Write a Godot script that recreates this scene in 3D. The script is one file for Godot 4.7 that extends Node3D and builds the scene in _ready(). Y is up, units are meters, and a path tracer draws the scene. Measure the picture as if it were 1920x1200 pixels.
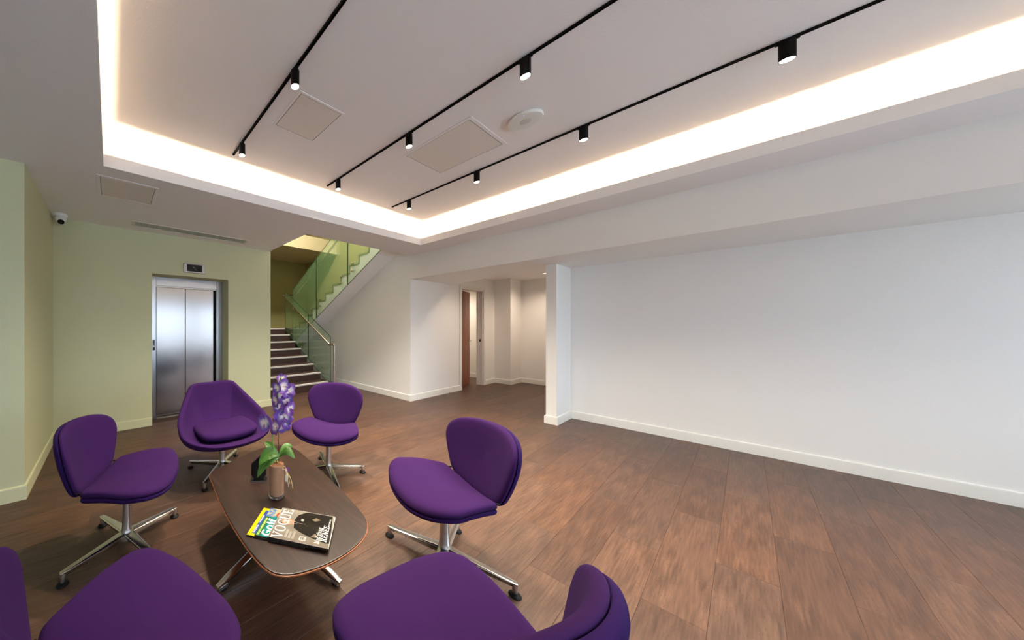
extends Node3D
# A lounge corner of an office lobby: purple swivel chairs round a low table, a lift door, a stair behind glass.
# World: y up, metres; x runs along the lift wall, -z runs away along the left wall.

const EYE := 1.30
const CH := 2.53      # lower ceiling
const RH := 2.86      # ceiling of the recess
const LIFT_Z := -4.25
const WX := 4.377     # wall beside the stair, header above the alcove
const RISE := 0.15625
const GOING := 0.255

var M := {}
var taken := {}
var rng := RandomNumberGenerator.new()

# ---------------------------------------------------------------- mesh building
class Geo:
	var v := PackedVector3Array()
	var uv := PackedVector2Array()
	var col := PackedColorArray()

	func tri(a: Vector3, b: Vector3, c: Vector3, ua := Vector2.ZERO, ub := Vector2.ZERO, uc := Vector2.ZERO) -> void:
		v.append(a); v.append(b); v.append(c)
		uv.append(ua); uv.append(ub); uv.append(uc)

	# a flat polygon turned towards "out"
	func face(p: Array, out: Vector3, u: Array = []) -> void:
		var n := Vector3.ZERO
		for i in p.size():
			n += (p[(i + 1) % p.size()] - p[0]).cross(p[i] - p[0])
		var turned: bool = n.dot(out) < 0.0
		for i in range(1, p.size() - 1):
			var a := i + 1 if turned else i
			var b := i if turned else i + 1
			if u.is_empty():
				tri(p[0], p[a], p[b])
			else:
				tri(p[0], p[a], p[b], u[0], u[a], u[b])

	# make the piece added since "first" face outwards (it must be closed)
	func outward(first: int) -> void:
		var vol := 0.0
		var o := v[first] if v.size() > first else Vector3.ZERO
		for i in range(first, v.size(), 3):
			vol += (v[i] - o).dot((v[i + 1] - o).cross(v[i + 2] - o))
		if vol > 0.0:
			for i in range(first, v.size(), 3):
				var t := v[i + 1]; v[i + 1] = v[i + 2]; v[i + 2] = t
				var s := uv[i + 1]; uv[i + 1] = uv[i + 2]; uv[i + 2] = s

	# a box with its edges cut off by c
	func box(a: Vector3, b: Vector3, c := 0.0) -> Geo:
		var lo := a.min(b)
		var hi := a.max(b)
		if c <= 0.0:
			for ax in 3:
				for s in 2:
					var p := []
					for k in [[0, 0], [1, 0], [1, 1], [0, 1]]:
						var q := Vector3.ZERO
						q[ax] = hi[ax] if s else lo[ax]
						q[(ax + 1) % 3] = hi[(ax + 1) % 3] if k[0] else lo[(ax + 1) % 3]
						q[(ax + 2) % 3] = hi[(ax + 2) % 3] if k[1] else lo[(ax + 2) % 3]
						p.append(q)
					var out := Vector3.ZERO
					out[ax] = 1.0 if s else -1.0
					face(p, out)
			return self
		c = minf(c, 0.49 * minf(hi.x - lo.x, minf(hi.y - lo.y, hi.z - lo.z)))
		var mid := (lo + hi) / 2.0
		var corner := func(sx: int, sy: int, sz: int, ax: int) -> Vector3:
			var q := Vector3(hi.x if sx else lo.x, hi.y if sy else lo.y, hi.z if sz else lo.z)
			var s := [sx, sy, sz]
			for k in 3:
				if k != ax:
					q[k] += -c if s[k] else c
			return q
		for ax in 3:
			for s in 2:
				var p := []
				for k in [[0, 0], [1, 0], [1, 1], [0, 1]]:
					var b3 := [0, 0, 0]
					b3[ax] = s; b3[(ax + 1) % 3] = k[0]; b3[(ax + 2) % 3] = k[1]
					p.append(corner.call(b3[0], b3[1], b3[2], ax))
				var out := Vector3.ZERO
				out[ax] = 1.0 if s else -1.0
				face(p, out)
			var e := (ax + 1) % 3
			var g := (ax + 2) % 3
			for s in 2:
				for t in 2:
					var p := []
					for w in [[0, e], [1, e], [1, g], [0, g]]:
						var b3 := [0, 0, 0]
						b3[ax] = w[0]; b3[e] = s; b3[g] = t
						p.append(corner.call(b3[0], b3[1], b3[2], w[1]))
					var out := Vector3.ZERO
					out[e] = 1.0 if s else -1.0
					out[g] = 1.0 if t else -1.0
					face(p, out)
		for s in 8:
			var x := s & 1
			var y := (s >> 1) & 1
			var z := (s >> 2) & 1
			var p := [corner.call(x, y, z, 0), corner.call(x, y, z, 1), corner.call(x, y, z, 2)]
			face(p, (p[0] + p[1] + p[2]) / 3.0 - mid)
		return self

	# rows of points joined to a skin; "round" closes each row on itself; caps close both ends
	func skin(rows: Array, round := true, caps := true) -> Geo:
		var first := v.size()
		var n: int = rows[0].size()
		var nr := rows.size()
		for i in nr - 1:
			for j in (n if round else n - 1):
				var k := (j + 1) % n
				var u0 := Vector2(float(j) / n, float(i) / (nr - 1))
				var u1 := Vector2(float(j + 1) / n, float(i + 1) / (nr - 1))
				var a: Vector3 = rows[i][j]
				var b: Vector3 = rows[i][k]
				var c: Vector3 = rows[i + 1][k]
				var d: Vector3 = rows[i + 1][j]
				if a != b:
					tri(a, b, c, u0, Vector2(u1.x, u0.y), u1)
				if c != d:
					tri(a, c, d, u0, u1, Vector2(u0.x, u1.y))
		if caps and round:
			for e in [0, nr - 1]:
				var mid := Vector3.ZERO
				for q in rows[e]:
					mid += q
				mid /= n
				for j in n:
					if e == 0:
						tri(mid, rows[e][(j + 1) % n], rows[e][j])
					else:
						tri(mid, rows[e][j], rows[e][(j + 1) % n])
		if round:
			outward(first)
		return self

	func lathe(profile: Array, sides := 24, at := Vector3.ZERO, axis := Vector3.UP) -> Geo:
		var side := axis.cross(Vector3.RIGHT if absf(axis.x) < 0.9 else Vector3.UP).normalized()
		var other := axis.cross(side).normalized()
		var rows := []
		for p in profile:
			var row := PackedVector3Array()
			for j in sides:
				var t := TAU * j / sides
				row.append(at + axis * p.y + (side * cos(t) + other * sin(t)) * maxf(p.x, 0.00001))
			rows.append(row)
		return skin(rows)

	func tube(path: Array, r, sides := 12) -> Geo:
		var rows := []
		var up := Vector3(0.31, 0.87, 0.37).normalized()
		for i in path.size():
			var t: Vector3 = (path[mini(i + 1, path.size() - 1)] - path[maxi(i - 1, 0)]).normalized()
			var a := (up - t * up.dot(t)).normalized()
			var b := t.cross(a)
			up = a
			var row := PackedVector3Array()
			var rad: float = r[i] if r is Array else r
			for j in sides:
				var w := TAU * j / sides
				row.append(path[i] + (a * cos(w) + b * sin(w)) * rad)
			rows.append(row)
		return skin(rows)

	# a polygon (Vector2 list) pushed along an axis: put(p, h) gives the point
	func prism(poly: Array, h0: float, h1: float, put: Callable) -> Geo:
		var first := v.size()
		var flat := PackedVector2Array(poly)
		var ix := Geometry2D.triangulate_polygon(flat)
		for i in range(0, ix.size(), 3):
			tri(put.call(flat[ix[i]], h1), put.call(flat[ix[i + 1]], h1), put.call(flat[ix[i + 2]], h1), flat[ix[i]], flat[ix[i + 1]], flat[ix[i + 2]])
			tri(put.call(flat[ix[i]], h0), put.call(flat[ix[i + 2]], h0), put.call(flat[ix[i + 1]], h0), flat[ix[i]], flat[ix[i + 2]], flat[ix[i + 1]])
		var cw := Geometry2D.is_polygon_clockwise(flat)
		# triangulation keeps the polygon's own turn or not: sides follow the sign found here
		var a0: Vector2 = flat[ix[1]] - flat[ix[0]]
		var turn := a0.cross(flat[ix[2]] - flat[ix[0]]) > 0.0
		var n := flat.size()
		var area := 0.0
		for j in n:
			area += flat[j].cross(flat[(j + 1) % n])
		for j in n:
			var a := flat[j]
			var b := flat[(j + 1) % n]
			if (area > 0.0) == turn:
				tri(put.call(a, h0), put.call(b, h0), put.call(b, h1)); tri(put.call(a, h0), put.call(b, h1), put.call(a, h1))
			else:
				tri(put.call(b, h0), put.call(a, h0), put.call(a, h1)); tri(put.call(b, h0), put.call(a, h1), put.call(b, h1))
		outward(first)
		return self

	# a padded slab on a flat outline: profile entries are [scale of the outline, height]; bend puts the point
	func pad(outline: Array, center: Vector2, profile: Array, bend: Callable) -> Geo:
		var rows := []
		for p in profile:
			var row := PackedVector3Array()
			for q in outline:
				var w: Vector2 = center + (q - center) * p[0]
				row.append(bend.call(w, p[1]))
			rows.append(row)
		return skin(rows)

	func moved(t: Transform3D, first := 0) -> Geo:
		for i in range(first, v.size()):
			v[i] = t * v[i]
		return self

	# normals: corners that meet within the crease angle share one
	func mesh(crease := 40.0) -> ArrayMesh:
		var at := {}
		var fn := PackedVector3Array()
		var key := PackedInt32Array()
		key.resize(v.size())
		var lists := []
		for i in range(0, v.size(), 3):
			fn.append((v[i + 2] - v[i]).cross(v[i + 1] - v[i]))
			for k in 3:
				var w := Vector3i((v[i + k] * 20000.0).round())
				if not at.has(w):
					at[w] = lists.size()
					lists.append([])
				key[i + k] = at[w]
				lists[at[w]].append(i / 3)
		var limit := cos(deg_to_rad(crease))
		var nn := PackedVector3Array()
		nn.resize(v.size())
		var unit := PackedVector3Array()
		for f in fn:
			unit.append(f.normalized())
		for i in v.size():
			var own := unit[i / 3]
			var n := Vector3.ZERO
			for f in lists[key[i]]:
				if unit[f].dot(own) >= limit:
					n += fn[f]
			nn[i] = n.normalized() if n.length_squared() > 0.0 else (own if own.length_squared() > 0.0 else Vector3.UP)
		var arr := []
		arr.resize(Mesh.ARRAY_MAX)
		arr[Mesh.ARRAY_VERTEX] = v
		arr[Mesh.ARRAY_NORMAL] = nn
		arr[Mesh.ARRAY_TEX_UV] = uv
		if col.size() == v.size():
			arr[Mesh.ARRAY_COLOR] = col
		var m := ArrayMesh.new()
		m.add_surface_from_arrays(Mesh.PRIMITIVE_TRIANGLES, arr)
		return m

# ---------------------------------------------------------------- objects
func numbered(called: String, among := "") -> String:
	# the first keeps its plain name, repeats take _001, _002 ...
	var key := among if among != "" else called
	if not taken.has(key):
		taken[key] = 0
		return called
	taken[key] += 1
	return "%s_%03d" % [called, taken[key]]

func tag(o: Node3D, label: String, category: String, group := "") -> Node3D:
	o.set_meta("label", label)
	o.set_meta("category", category)
	if group != "":
		o.set_meta("group", group)
	return o

func thing(called: String, label: String, category: String, at := Vector3.ZERO, turn := 0.0, group := "") -> Node3D:
	var o := Node3D.new()
	o.name = numbered(called)
	add_child(o)
	o.position = at
	o.rotation.y = turn
	tag(o, label, category, group)
	return o

func put_mesh(called: String, m: Mesh, mat: Material, parent: Node3D) -> MeshInstance3D:
	var o := MeshInstance3D.new()
	var key := "%d/%s" % [parent.get_instance_id(), called]
	o.name = numbered(called, key) if parent != self else called
	o.mesh = m
	o.material_override = mat
	parent.add_child(o, true)
	return o

func part(called: String, g: Geo, mat: Material, parent: Node3D, crease := 40.0) -> MeshInstance3D:
	return put_mesh(called, g.mesh(crease), mat, parent)

func single(called: String, g: Geo, mat: Material, label: String, category: String, group := "") -> MeshInstance3D:
	var o := part(numbered(called), g, mat, self)
	tag(o, label, category, group)
	return o

func structure(called: String, g: Geo, mat: Material, label: String, category: String) -> MeshInstance3D:
	var o := single(called, g, mat, label, category)
	o.set_meta("kind", "structure")
	return o

func copy_of(src: Node3D, label: String) -> Node3D:
	var base := String(src.name).rstrip("0123456789").trim_suffix("_")
	var o: Node3D = src.duplicate()
	o.name = numbered(base)
	add_child(o)
	o.set_meta("label", label)
	return o

func G() -> Geo:
	return Geo.new()

func bx(x0: float, y0: float, z0: float, x1: float, y1: float, z1: float, c := 0.0) -> Geo:
	return Geo.new().box(Vector3(x0, y0, z0), Vector3(x1, y1, z1), c)

func smooth_loop(pts: Array, per := 6) -> Array:
	var out := []
	var n := pts.size()
	for i in n:
		var a: Vector2 = pts[(i + n - 1) % n]
		var b: Vector2 = pts[i]
		var c: Vector2 = pts[(i + 1) % n]
		var d: Vector2 = pts[(i + 2) % n]
		for k in per:
			out.append(b.cubic_interpolate(c, a, d, float(k) / per))
	return out

func smooth_path(pts: Array, per := 6) -> Array:
	var out := []
	for i in pts.size() - 1:
		var a: Vector3 = pts[maxi(i - 1, 0)]
		var d: Vector3 = pts[mini(i + 2, pts.size() - 1)]
		for k in per:
			out.append(pts[i].cubic_interpolate(pts[i + 1], a, d, float(k) / per))
	out.append(pts[-1])
	return out

func mirrored(half: Array) -> Array:
	# half runs from the middle of one end to the middle of the other on the +x side
	var out := half.duplicate()
	for i in range(half.size() - 2, 0, -1):
		out.append(Vector2(-half[i].x, half[i].y))
	return out

# ---------------------------------------------------------------- materials
func mat(called: String, c: Color, rough := 0.8, metal := 0.0) -> StandardMaterial3D:
	var m := StandardMaterial3D.new()
	m.resource_name = called
	m.albedo_color = c
	m.roughness = rough
	m.metallic = metal
	M[called] = m
	return m

func rgb(r: int, g: int, b: int) -> Color:
	return Color(r / 255.0, g / 255.0, b / 255.0)

func noise_image(w: int, h: int, seed_: int, fx: float, fy: float, oct := 4) -> Image:
	# grey noise that repeats at its borders
	var n := FastNoiseLite.new()
	n.seed = seed_
	n.noise_type = FastNoiseLite.TYPE_SIMPLEX_SMOOTH
	n.frequency = 1.0
	n.fractal_octaves = oct
	var im := Image.create(w, h, false, Image.FORMAT_RGBAF)
	for y in h:
		for x in w:
			var u := float(x) / w * TAU
			var q := float(y) / h * TAU
			# a torus in 3D would fold: blend two shifted samples instead
			var a := n.get_noise_2d(x * fx, y * fy)
			var k := float(x) / w
			var b := n.get_noise_2d((x - w) * fx, y * fy)
			var top := lerpf(a, b, smoothstep(0.8, 1.0, k))
			if float(y) / h > 0.8:
				var a2 := n.get_noise_2d(x * fx, (y - h) * fy)
				var b2 := n.get_noise_2d((x - w) * fx, (y - h) * fy)
				top = lerpf(top, lerpf(a2, b2, smoothstep(0.8, 1.0, k)), smoothstep(0.8, 1.0, float(y) / h))
			var g := clampf(top * 0.5 + 0.5, 0.0, 1.0)
			im.set_pixel(x, y, Color(g, g, g))
	return im

func wood_textures(w: int, h: int, seed_: int, dark: Color, mid: Color, light: Color, fine: float, soft: float) -> Array:
	var broad := noise_image(w, h, seed_, 0.0035, 0.03, 3)
	var grain := noise_image(w, h, seed_ + 7, 0.006, 0.20 * fine, 4)
	var pores := noise_image(w, h, seed_ + 13, 0.03, 0.7, 2)
	var im := Image.create(w, h, false, Image.FORMAT_RGB8)
	var hm := Image.create(w, h, false, Image.FORMAT_RGB8)
	for y in h:
		for x in w:
			var b := broad.get_pixel(x, y).r
			var g := grain.get_pixel(x, y).r
			var p := pores.get_pixel(x, y).r
			var t := clampf(0.5 + (b - 0.5) * soft + (g - 0.5) * (soft + 0.3), 0.0, 1.0)
			var c := dark.lerp(mid, t * 2.0) if t < 0.5 else mid.lerp(light, t * 2.0 - 1.0)
			var pore := smoothstep(0.30, 0.16, p)
			c = c.lerp(dark * 0.8, pore * 0.45)
			im.set_pixel(x, y, c)
			var q := clampf(0.6 + (g - 0.5) * 0.5 - pore * 0.4, 0.0, 1.0)
			hm.set_pixel(x, y, Color(q, q, q))
	return [ImageTexture.create_from_image(im), ImageTexture.create_from_image(hm)]

func materials() -> void:
	# painted plaster, with the faint stipple of a roller
	var stipple := ImageTexture.create_from_image(noise_image(256, 256, 3, 0.12, 0.12, 3))
	for p in [["white_paint", rgb(237, 234, 230)], ["ceiling_paint", rgb(240, 236, 235)], ["sage_paint", rgb(202, 203, 165)], ["olive_paint", rgb(150, 142, 88)], ["cream_paint", rgb(206, 192, 150)], ["trim_white", rgb(232, 229, 222)], ["trim_sage", rgb(207, 206, 168)]]:
		var m := mat(p[0], p[1], 0.75 if not p[0].begins_with("trim") else 0.5)
		m.heightmap_enabled = true
		m.heightmap_texture = stipple
		m.heightmap_scale = 0.06
		m.uv1_triplanar = true
		m.uv1_world_triplanar = true
		m.uv1_scale = Vector3(2.5, 2.5, 2.5)
	# floor boards
	var wt := wood_textures(1024, 256, 21, rgb(56, 37, 27), rgb(83, 58, 44), rgb(106, 77, 60), 1.0, 0.6)
	for k in 4:
		var m := mat("board_%d" % k, [Color(1, 1, 1), Color(0.90, 0.88, 0.87), Color(1.0, 0.97, 0.93), Color(0.94, 0.95, 0.97)][k], 0.42)
		m.albedo_texture = wt[0]
		m.heightmap_enabled = true
		m.heightmap_texture = wt[1]
		m.heightmap_scale = 0.05
	mat("joint", rgb(70, 50, 38), 0.9)
	# stair boards
	var st := mat("stair_wood", Color(0.78, 0.72, 0.70), 0.5)
	st.albedo_texture = wt[0]
	st.uv1_triplanar = true
	st.uv1_scale = Vector3(0.8, 2.5, 2.5)
	# dark table veneer and its orange ply edge
	var tt := wood_textures(512, 512, 55, rgb(28, 14, 9), rgb(42, 24, 17), rgb(62, 38, 27), 1.6, 0.9)
	var tv := mat("table_veneer", Color(0.95, 0.93, 0.92), 0.36)
	tv.albedo_texture = tt[0]
	tv.heightmap_enabled = true
	tv.heightmap_texture = tt[1]
	tv.heightmap_scale = 0.02
	mat("table_edge", rgb(158, 92, 52), 0.45)
	# door veneer
	var dv := mat("door_veneer", Color(1.5, 1.15, 0.95), 0.45)
	dv.albedo_texture = wt[0]
	dv.uv1_scale = Vector3(1, 1, 1)
	# wool
	var weave := Image.create(64, 64, false, Image.FORMAT_RGB8)
	for y in 64:
		for x in 64:
			var a := sin(x * TAU / 8.0) * (1.0 if (y / 4) % 2 == 0 else -1.0)
			var b := sin(y * TAU / 8.0)
			var g := clampf(0.5 + 0.25 * a + 0.25 * b + rng.randf_range(-0.1, 0.1), 0.0, 1.0)
			weave.set_pixel(x, y, Color(g, g, g))
	var wv := ImageTexture.create_from_image(weave)
	for p in [["purple_wool", rgb(49, 21, 71)], ["purple_wool_shell", rgb(41, 17, 72)]]:
		var m := mat(p[0], p[1], 0.95)
		m.metallic_specular = 0.25
		m.rim_enabled = true
		m.rim = 0.06
		m.rim_tint = 0.7
		m.heightmap_enabled = true
		m.heightmap_texture = wv
		m.heightmap_scale = 0.03
		m.uv1_triplanar = true
		m.uv1_scale = Vector3(60, 60, 60)
	mat("seam_thread", rgb(30, 14, 58), 1.0)
	# metals
	mat("polished_alloy", rgb(214, 212, 208), 0.16, 1.0)
	mat("satin_alloy", rgb(200, 196, 192), 0.3, 1.0)
	mat("lift_steel", rgb(164, 160, 159), 0.2, 1.0)
	mat("lift_frame_steel", rgb(176, 176, 180), 0.28, 1.0)
	mat("rail_steel", rgb(196, 184, 172), 0.22, 1.0)
	mat("black_plastic", rgb(12, 11, 12), 0.55).metallic_specular = 0.3
	mat("black_metal", rgb(9, 9, 9), 0.6).metallic_specular = 0.25
	mat("black_gloss", rgb(10, 10, 11), 0.08)
	mat("shaft_dark", rgb(24, 22, 22), 0.8)
	mat("white_plastic", rgb(226, 226, 222), 0.4)
	mat("pale_plastic", rgb(205, 202, 196), 0.5)
	mat("vent_grey", rgb(182, 188, 180), 0.5)
	mat("nosing", rgb(212, 206, 196), 0.55)
	mat("trim_olive", rgb(112, 112, 78), 0.6)
	mat("hatch_paint", rgb(228, 220, 211), 0.7)
	# glass
	var gl := mat("balustrade_glass", Color(0.55, 0.72, 0.50, 0.17), 0.03)
	gl.transparency = BaseMaterial3D.TRANSPARENCY_ALPHA
	mat("glass_edge", rgb(24, 54, 34), 0.2)
	var wg := mat("window_glass", Color(0.9, 0.95, 0.95, 0.04), 0.02)
	wg.transparency = BaseMaterial3D.TRANSPARENCY_ALPHA
	var vg := mat("vase_glass", Color(0.94, 0.97, 0.95, 0.03), 0.02)
	vg.metallic_specular = 0.2
	vg.transparency = BaseMaterial3D.TRANSPARENCY_ALPHA
	var vb := mat("vase_base_glass", Color(0.96, 0.99, 0.97, 0.0), 0.0)
	vb.refraction_enabled = true
	vb.refraction_scale = 0.05
	# plant and small things
	var leaf := mat("orchid_leaf", rgb(66, 108, 36), 0.38)
	leaf.backlight_enabled = true
	leaf.backlight = Color(0.12, 0.2, 0.05)
	mat("leaf_rib", rgb(132, 168, 84), 0.45)
	mat("stem_green", rgb(104, 146, 58), 0.55)
	mat("stake_brown", rgb(58, 40, 30), 0.7)
	mat("flower_heart", rgb(240, 214, 176), 0.6)
	var petal := mat("petal", Color.WHITE, 0.6)
	petal.vertex_color_use_as_albedo = true
	petal.backlight_enabled = true
	petal.backlight = Color(0.16, 0.12, 0.2)
	var bark := Image.create(256, 256, false, Image.FORMAT_RGB8)
	var n1 := noise_image(256, 256, 91, 0.16, 0.16, 4)
	for y in 256:
		for x in 256:
			var t := clampf((n1.get_pixel(x, y).r - 0.5) * 2.2 + 0.5, 0.0, 1.0)
			var c := rgb(92, 52, 28).lerp(rgb(206, 146, 96), t)
			if rng.randf() < 0.08:
				c = c.lerp(rgb(214, 178, 136), 0.7)
			bark.set_pixel(x, y, c)
	var bk := mat("bark", Color(1, 1, 1), 0.9)
	bk.albedo_texture = ImageTexture.create_from_image(bark)
	bk.heightmap_enabled = true
	bk.heightmap_texture = ImageTexture.create_from_image(n1)
	bk.heightmap_scale = 0.15
	bk.uv1_triplanar = true
	bk.uv1_scale = Vector3(6, 6, 6)
	mat("raffia", rgb(224, 202, 150), 0.8)
	mat("purple_tag", rgb(120, 56, 150), 0.6)
	mat("paper", rgb(232, 230, 224), 0.7)
	mat("ink_white", rgb(222, 221, 218), 0.5)
	mat("ink_black", rgb(20, 18, 18), 0.6)
	mat("ink_lime", rgb(196, 222, 84), 0.5)
	mat("ink_yellow", rgb(250, 216, 20), 0.5)
	mat("spine_dark", rgb(44, 38, 36), 0.4)
	# things that glow
	for p in [["lamp_glow", Color(1.0, 0.95, 0.88), 9.0], ["strip_glow", Color(1.0, 0.80, 0.58), 2.0], ["lamp_glow_warm", Color(1.0, 0.84, 0.66), 5.0], ["led_blue", Color(0.45, 0.55, 1.0), 1.5]]:
		var m := mat(p[0], rgb(240, 236, 228), 0.4)
		m.emission_enabled = true
		m.emission = p[1]
		m.emission_energy_multiplier = p[2]

# ---------------------------------------------------------------- lights
const SPOT_E := 2.7
const COVE_E := 0.40
const BEAM_E := 1.4      # the narrow core of the same fittings
const SKY_E := 5.8
const STAIR_E := 16.0
const ALCOVE_E := 1.25
const CORR_E := 2.6
const SPOT_COL := Color(1.0, 0.95, 0.86)
const COVE_COL := Color(1.0, 0.90, 0.74)
const STAIR_COL := Color(1.0, 0.98, 0.94)
const ALCOVE_COL := Color(1.0, 0.92, 0.83)
const SKY_COL := Color(0.82, 0.90, 0.98)
const EXPOSURE := 1.17

func area_light(called: String, parent: Node3D, at: Vector3, towards: Vector3, size: Vector2, color: Color, energy: float, up := Vector3.UP) -> void:
	var l := AreaLight3D.new()
	l.name = called
	parent.add_child(l, true)
	l.area_size = size
	l.light_color = color
	l.light_energy = energy
	l.shadow_enabled = true
	l.area_range = 12.0
	l.area_attenuation = 2.0
	l.look_at_from_position(at, at + towards, up)

func camera_and_sky() -> void:
	var cam := Camera3D.new()
	cam.name = "camera"
	add_child(cam)
	cam.projection = Camera3D.PROJECTION_FRUSTUM
	cam.keep_aspect = Camera3D.KEEP_HEIGHT
	cam.near = 0.05
	cam.far = 100.0
	cam.size = 0.05 * 1200.0 / 544.0
	cam.frustum_offset = Vector2(0.05 * (960.0 - 559.0) / 544.0, 0.05 * 12.0 / 544.0)
	cam.position = Vector3(0, EYE, 0)
	cam.rotation.y = -atan2(559.0 - 207.0, 544.0)
	cam.current = true
	var we := WorldEnvironment.new()
	we.name = "world"
	var e := Environment.new()
	e.background_mode = Environment.BG_SKY
	var sky := Sky.new()
	var sm := ProceduralSkyMaterial.new()      # bright overcast
	sm.sky_top_color = SKY_COL
	sm.sky_horizon_color = SKY_COL
	sm.ground_horizon_color = Color(0.62, 0.62, 0.62)
	sm.ground_bottom_color = Color(0.5, 0.5, 0.5)
	sm.sky_energy_multiplier = 1.0
	sm.energy_multiplier = SKY_E
	sky.sky_material = sm
	e.sky = sky
	e.tonemap_mode = Environment.TONE_MAPPER_LINEAR
	e.tonemap_exposure = EXPOSURE
	e.sdfgi_enabled = true
	e.ssao_enabled = true
	e.ssil_enabled = true
	we.environment = e
	add_child(we)

func _ready() -> void:
	rng.seed = 4711
	camera_and_sky()
	materials()
	shell()
	floor_boards()
	ceiling_parts()
	stair_hall()
	alcove()
	lift()
	ceiling_fittings()
	furniture()
	table_things()

# ---------------------------------------------------------------- the room
const FRONT := 2.6      # glazed front behind the photographer
const LEFT := -2.4
const SILL := 0.5
const HEAD := 2.15
const WELL_BACK := -8.0
const WELL_R := 5.5

func baseboard(called: String, a: Vector3, b: Vector3, out: Vector3, m: Material, label: String) -> void:
	# a board 10 cm high with a small bevelled top, from a to b, standing off the wall by 15 mm
	var along := (b - a).normalized()
	var prof := [Vector2(0, 0), Vector2(0.016, 0), Vector2(0.016, 0.094), Vector2(0.010, 0.104), Vector2(0, 0.106)]
	var g := G().prism(prof, 0.0, a.distance_to(b), func(p: Vector2, h: float) -> Vector3: return a + out * p.x + Vector3.UP * p.y + along * h)
	structure(called, g, m, label, "baseboard")

func shell() -> void:
	var white: Material = M.white_paint
	var sage: Material = M.sage_paint
	# lift wall, with the deep opening of the lift
	var g := bx(-0.70, 0, LIFT_Z - 0.26, 0.46, CH, LIFT_Z)
	g.box(Vector3(1.494, 0, LIFT_Z - 0.26), Vector3(2.21, CH, LIFT_Z))
	g.box(Vector3(0.46, 2.0, LIFT_Z - 0.26), Vector3(1.494, CH, LIFT_Z))
	structure("wall_back", g, sage, "sage green painted wall round the lift opening", "wall")
	structure("wall_lift_shaft", bx(0.2, 0, LIFT_Z - 0.50, 1.8, CH, LIFT_Z - 0.40), M.shaft_dark, "dark wall of the shaft behind the lift doors", "wall")
	# left wall: a short return and the face that looks at the room
	structure("wall_left", bx(-0.70, 0, -4.3, -0.545, CH + 0.02, -2.96), sage, "short sage green side wall under the dome camera", "wall")
	structure("wall_left_front", bx(LEFT - 0.2, 0, -3.1, -0.70, CH + 0.02, -2.96), sage, "sage green wall face at the left border of the room", "wall")
	structure("wall_left_side", bx(LEFT - 0.2, 0, -2.96, LEFT, CH + 0.5, FRONT), white, "white side wall of the lounge beyond the left chairs", "wall")
	baseboard("baseboard_back", Vector3(-0.529, 0, LIFT_Z), Vector3(0.46, 0, LIFT_Z), Vector3(0, 0, 1), M.trim_sage, "sage baseboard at the foot of the wall left of the lift")
	baseboard("baseboard_back_stair", Vector3(1.494, 0, LIFT_Z), Vector3(2.226, 0, LIFT_Z), Vector3(0, 0, 1), M.trim_sage, "sage baseboard between the lift and the stair")
	baseboard("baseboard_stair_end", Vector3(2.21, 0, LIFT_Z), Vector3(2.21, 0, -4.7), Vector3(1, 0, 0), M.trim_sage, "sage baseboard round the wall end at the stair")
	baseboard("baseboard_left", Vector3(-0.545, 0, LIFT_Z), Vector3(-0.545, 0, -2.96), Vector3(1, 0, 0), M.trim_sage, "sage baseboard along the short left wall")
	baseboard("baseboard_left_front", Vector3(LEFT, 0, -2.96), Vector3(-0.529, 0, -2.96), Vector3(0, 0, 1), M.trim_sage, "sage baseboard under the wall face at the left border")
	# wall beside the stair, with the sloped top of the cupboard under the upper flight
	var soffit := func(z: float) -> float: return 2.283 + 0.607 * (z + 4.02)
	var poly := [Vector2(-3.29, 0), Vector2(-3.29, soffit.call(-3.29)), Vector2(-7.75, soffit.call(-7.75)), Vector2(-7.75, 0)]
	g = G().prism(poly, WX, WX + 0.13, func(p: Vector2, h: float) -> Vector3: return Vector3(h, p.y, p.x))
	structure("wall_stair_side", g, white, "cream white wall under the rising stair flight", "wall")
	baseboard("baseboard_stair_side", Vector3(WX, 0, -7.7), Vector3(WX, 0, -3.17), Vector3(-1, 0, 0), M.trim_white, "white baseboard along the wall under the stair")
	# wall with the wooden door
	g = bx(WX, 0, -3.29, 5.99, CH + 0.32, -3.17)
	g.box(Vector3(6.96, 0, -3.29), Vector3(8.2, CH + 0.32, -3.17))
	g.box(Vector3(5.99, 2.12, -3.29), Vector3(6.96, CH + 0.32, -3.17))
	structure("wall_door", g, white, "white wall with the half open wooden door", "wall")
	baseboard("baseboard_door_wall", Vector3(WX - 0.016, 0, -3.17), Vector3(5.955, 0, -3.17), Vector3(0, 0, 1), M.trim_white, "white baseboard left of the wooden door")
	baseboard("baseboard_door_wall_end", Vector3(6.995, 0, -3.17), Vector3(7.47, 0, -3.17), Vector3(0, 0, 1), M.trim_white, "white baseboard right of the wooden door")
	structure("wall_column", bx(7.47, 0, -3.17, 8.2, CH, -2.85), white, "white boxed column in the corner of the alcove", "column")
	baseboard("baseboard_column_side", Vector3(7.47, 0, -3.154), Vector3(7.47, 0, -2.85), Vector3(-1, 0, 0), M.trim_white, "white baseboard on the side of the boxed column")
	baseboard("baseboard_column", Vector3(7.454, 0, -2.85), Vector3(8.024, 0, -2.85), Vector3(0, 0, 1), M.trim_white, "white baseboard on the front of the boxed column")
	structure("wall_alcove_back", bx(8.04, 0, -2.85, 8.2, CH, -1.3), white, "white end wall of the alcove behind the partition", "wall")
	baseboard("baseboard_alcove_back", Vector3(8.04, 0, -2.85), Vector3(8.04, 0, -1.486), Vector3(-1, 0, 0), M.trim_white, "white baseboard at the end wall of the alcove")
	# partition whose end faces the lounge, then the shallow niche
	structure("wall_partition", bx(4.93, 0, -1.47, 8.04, CH, -1.36), white, "white partition end between the alcove and the shallow niche", "wall")
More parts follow.
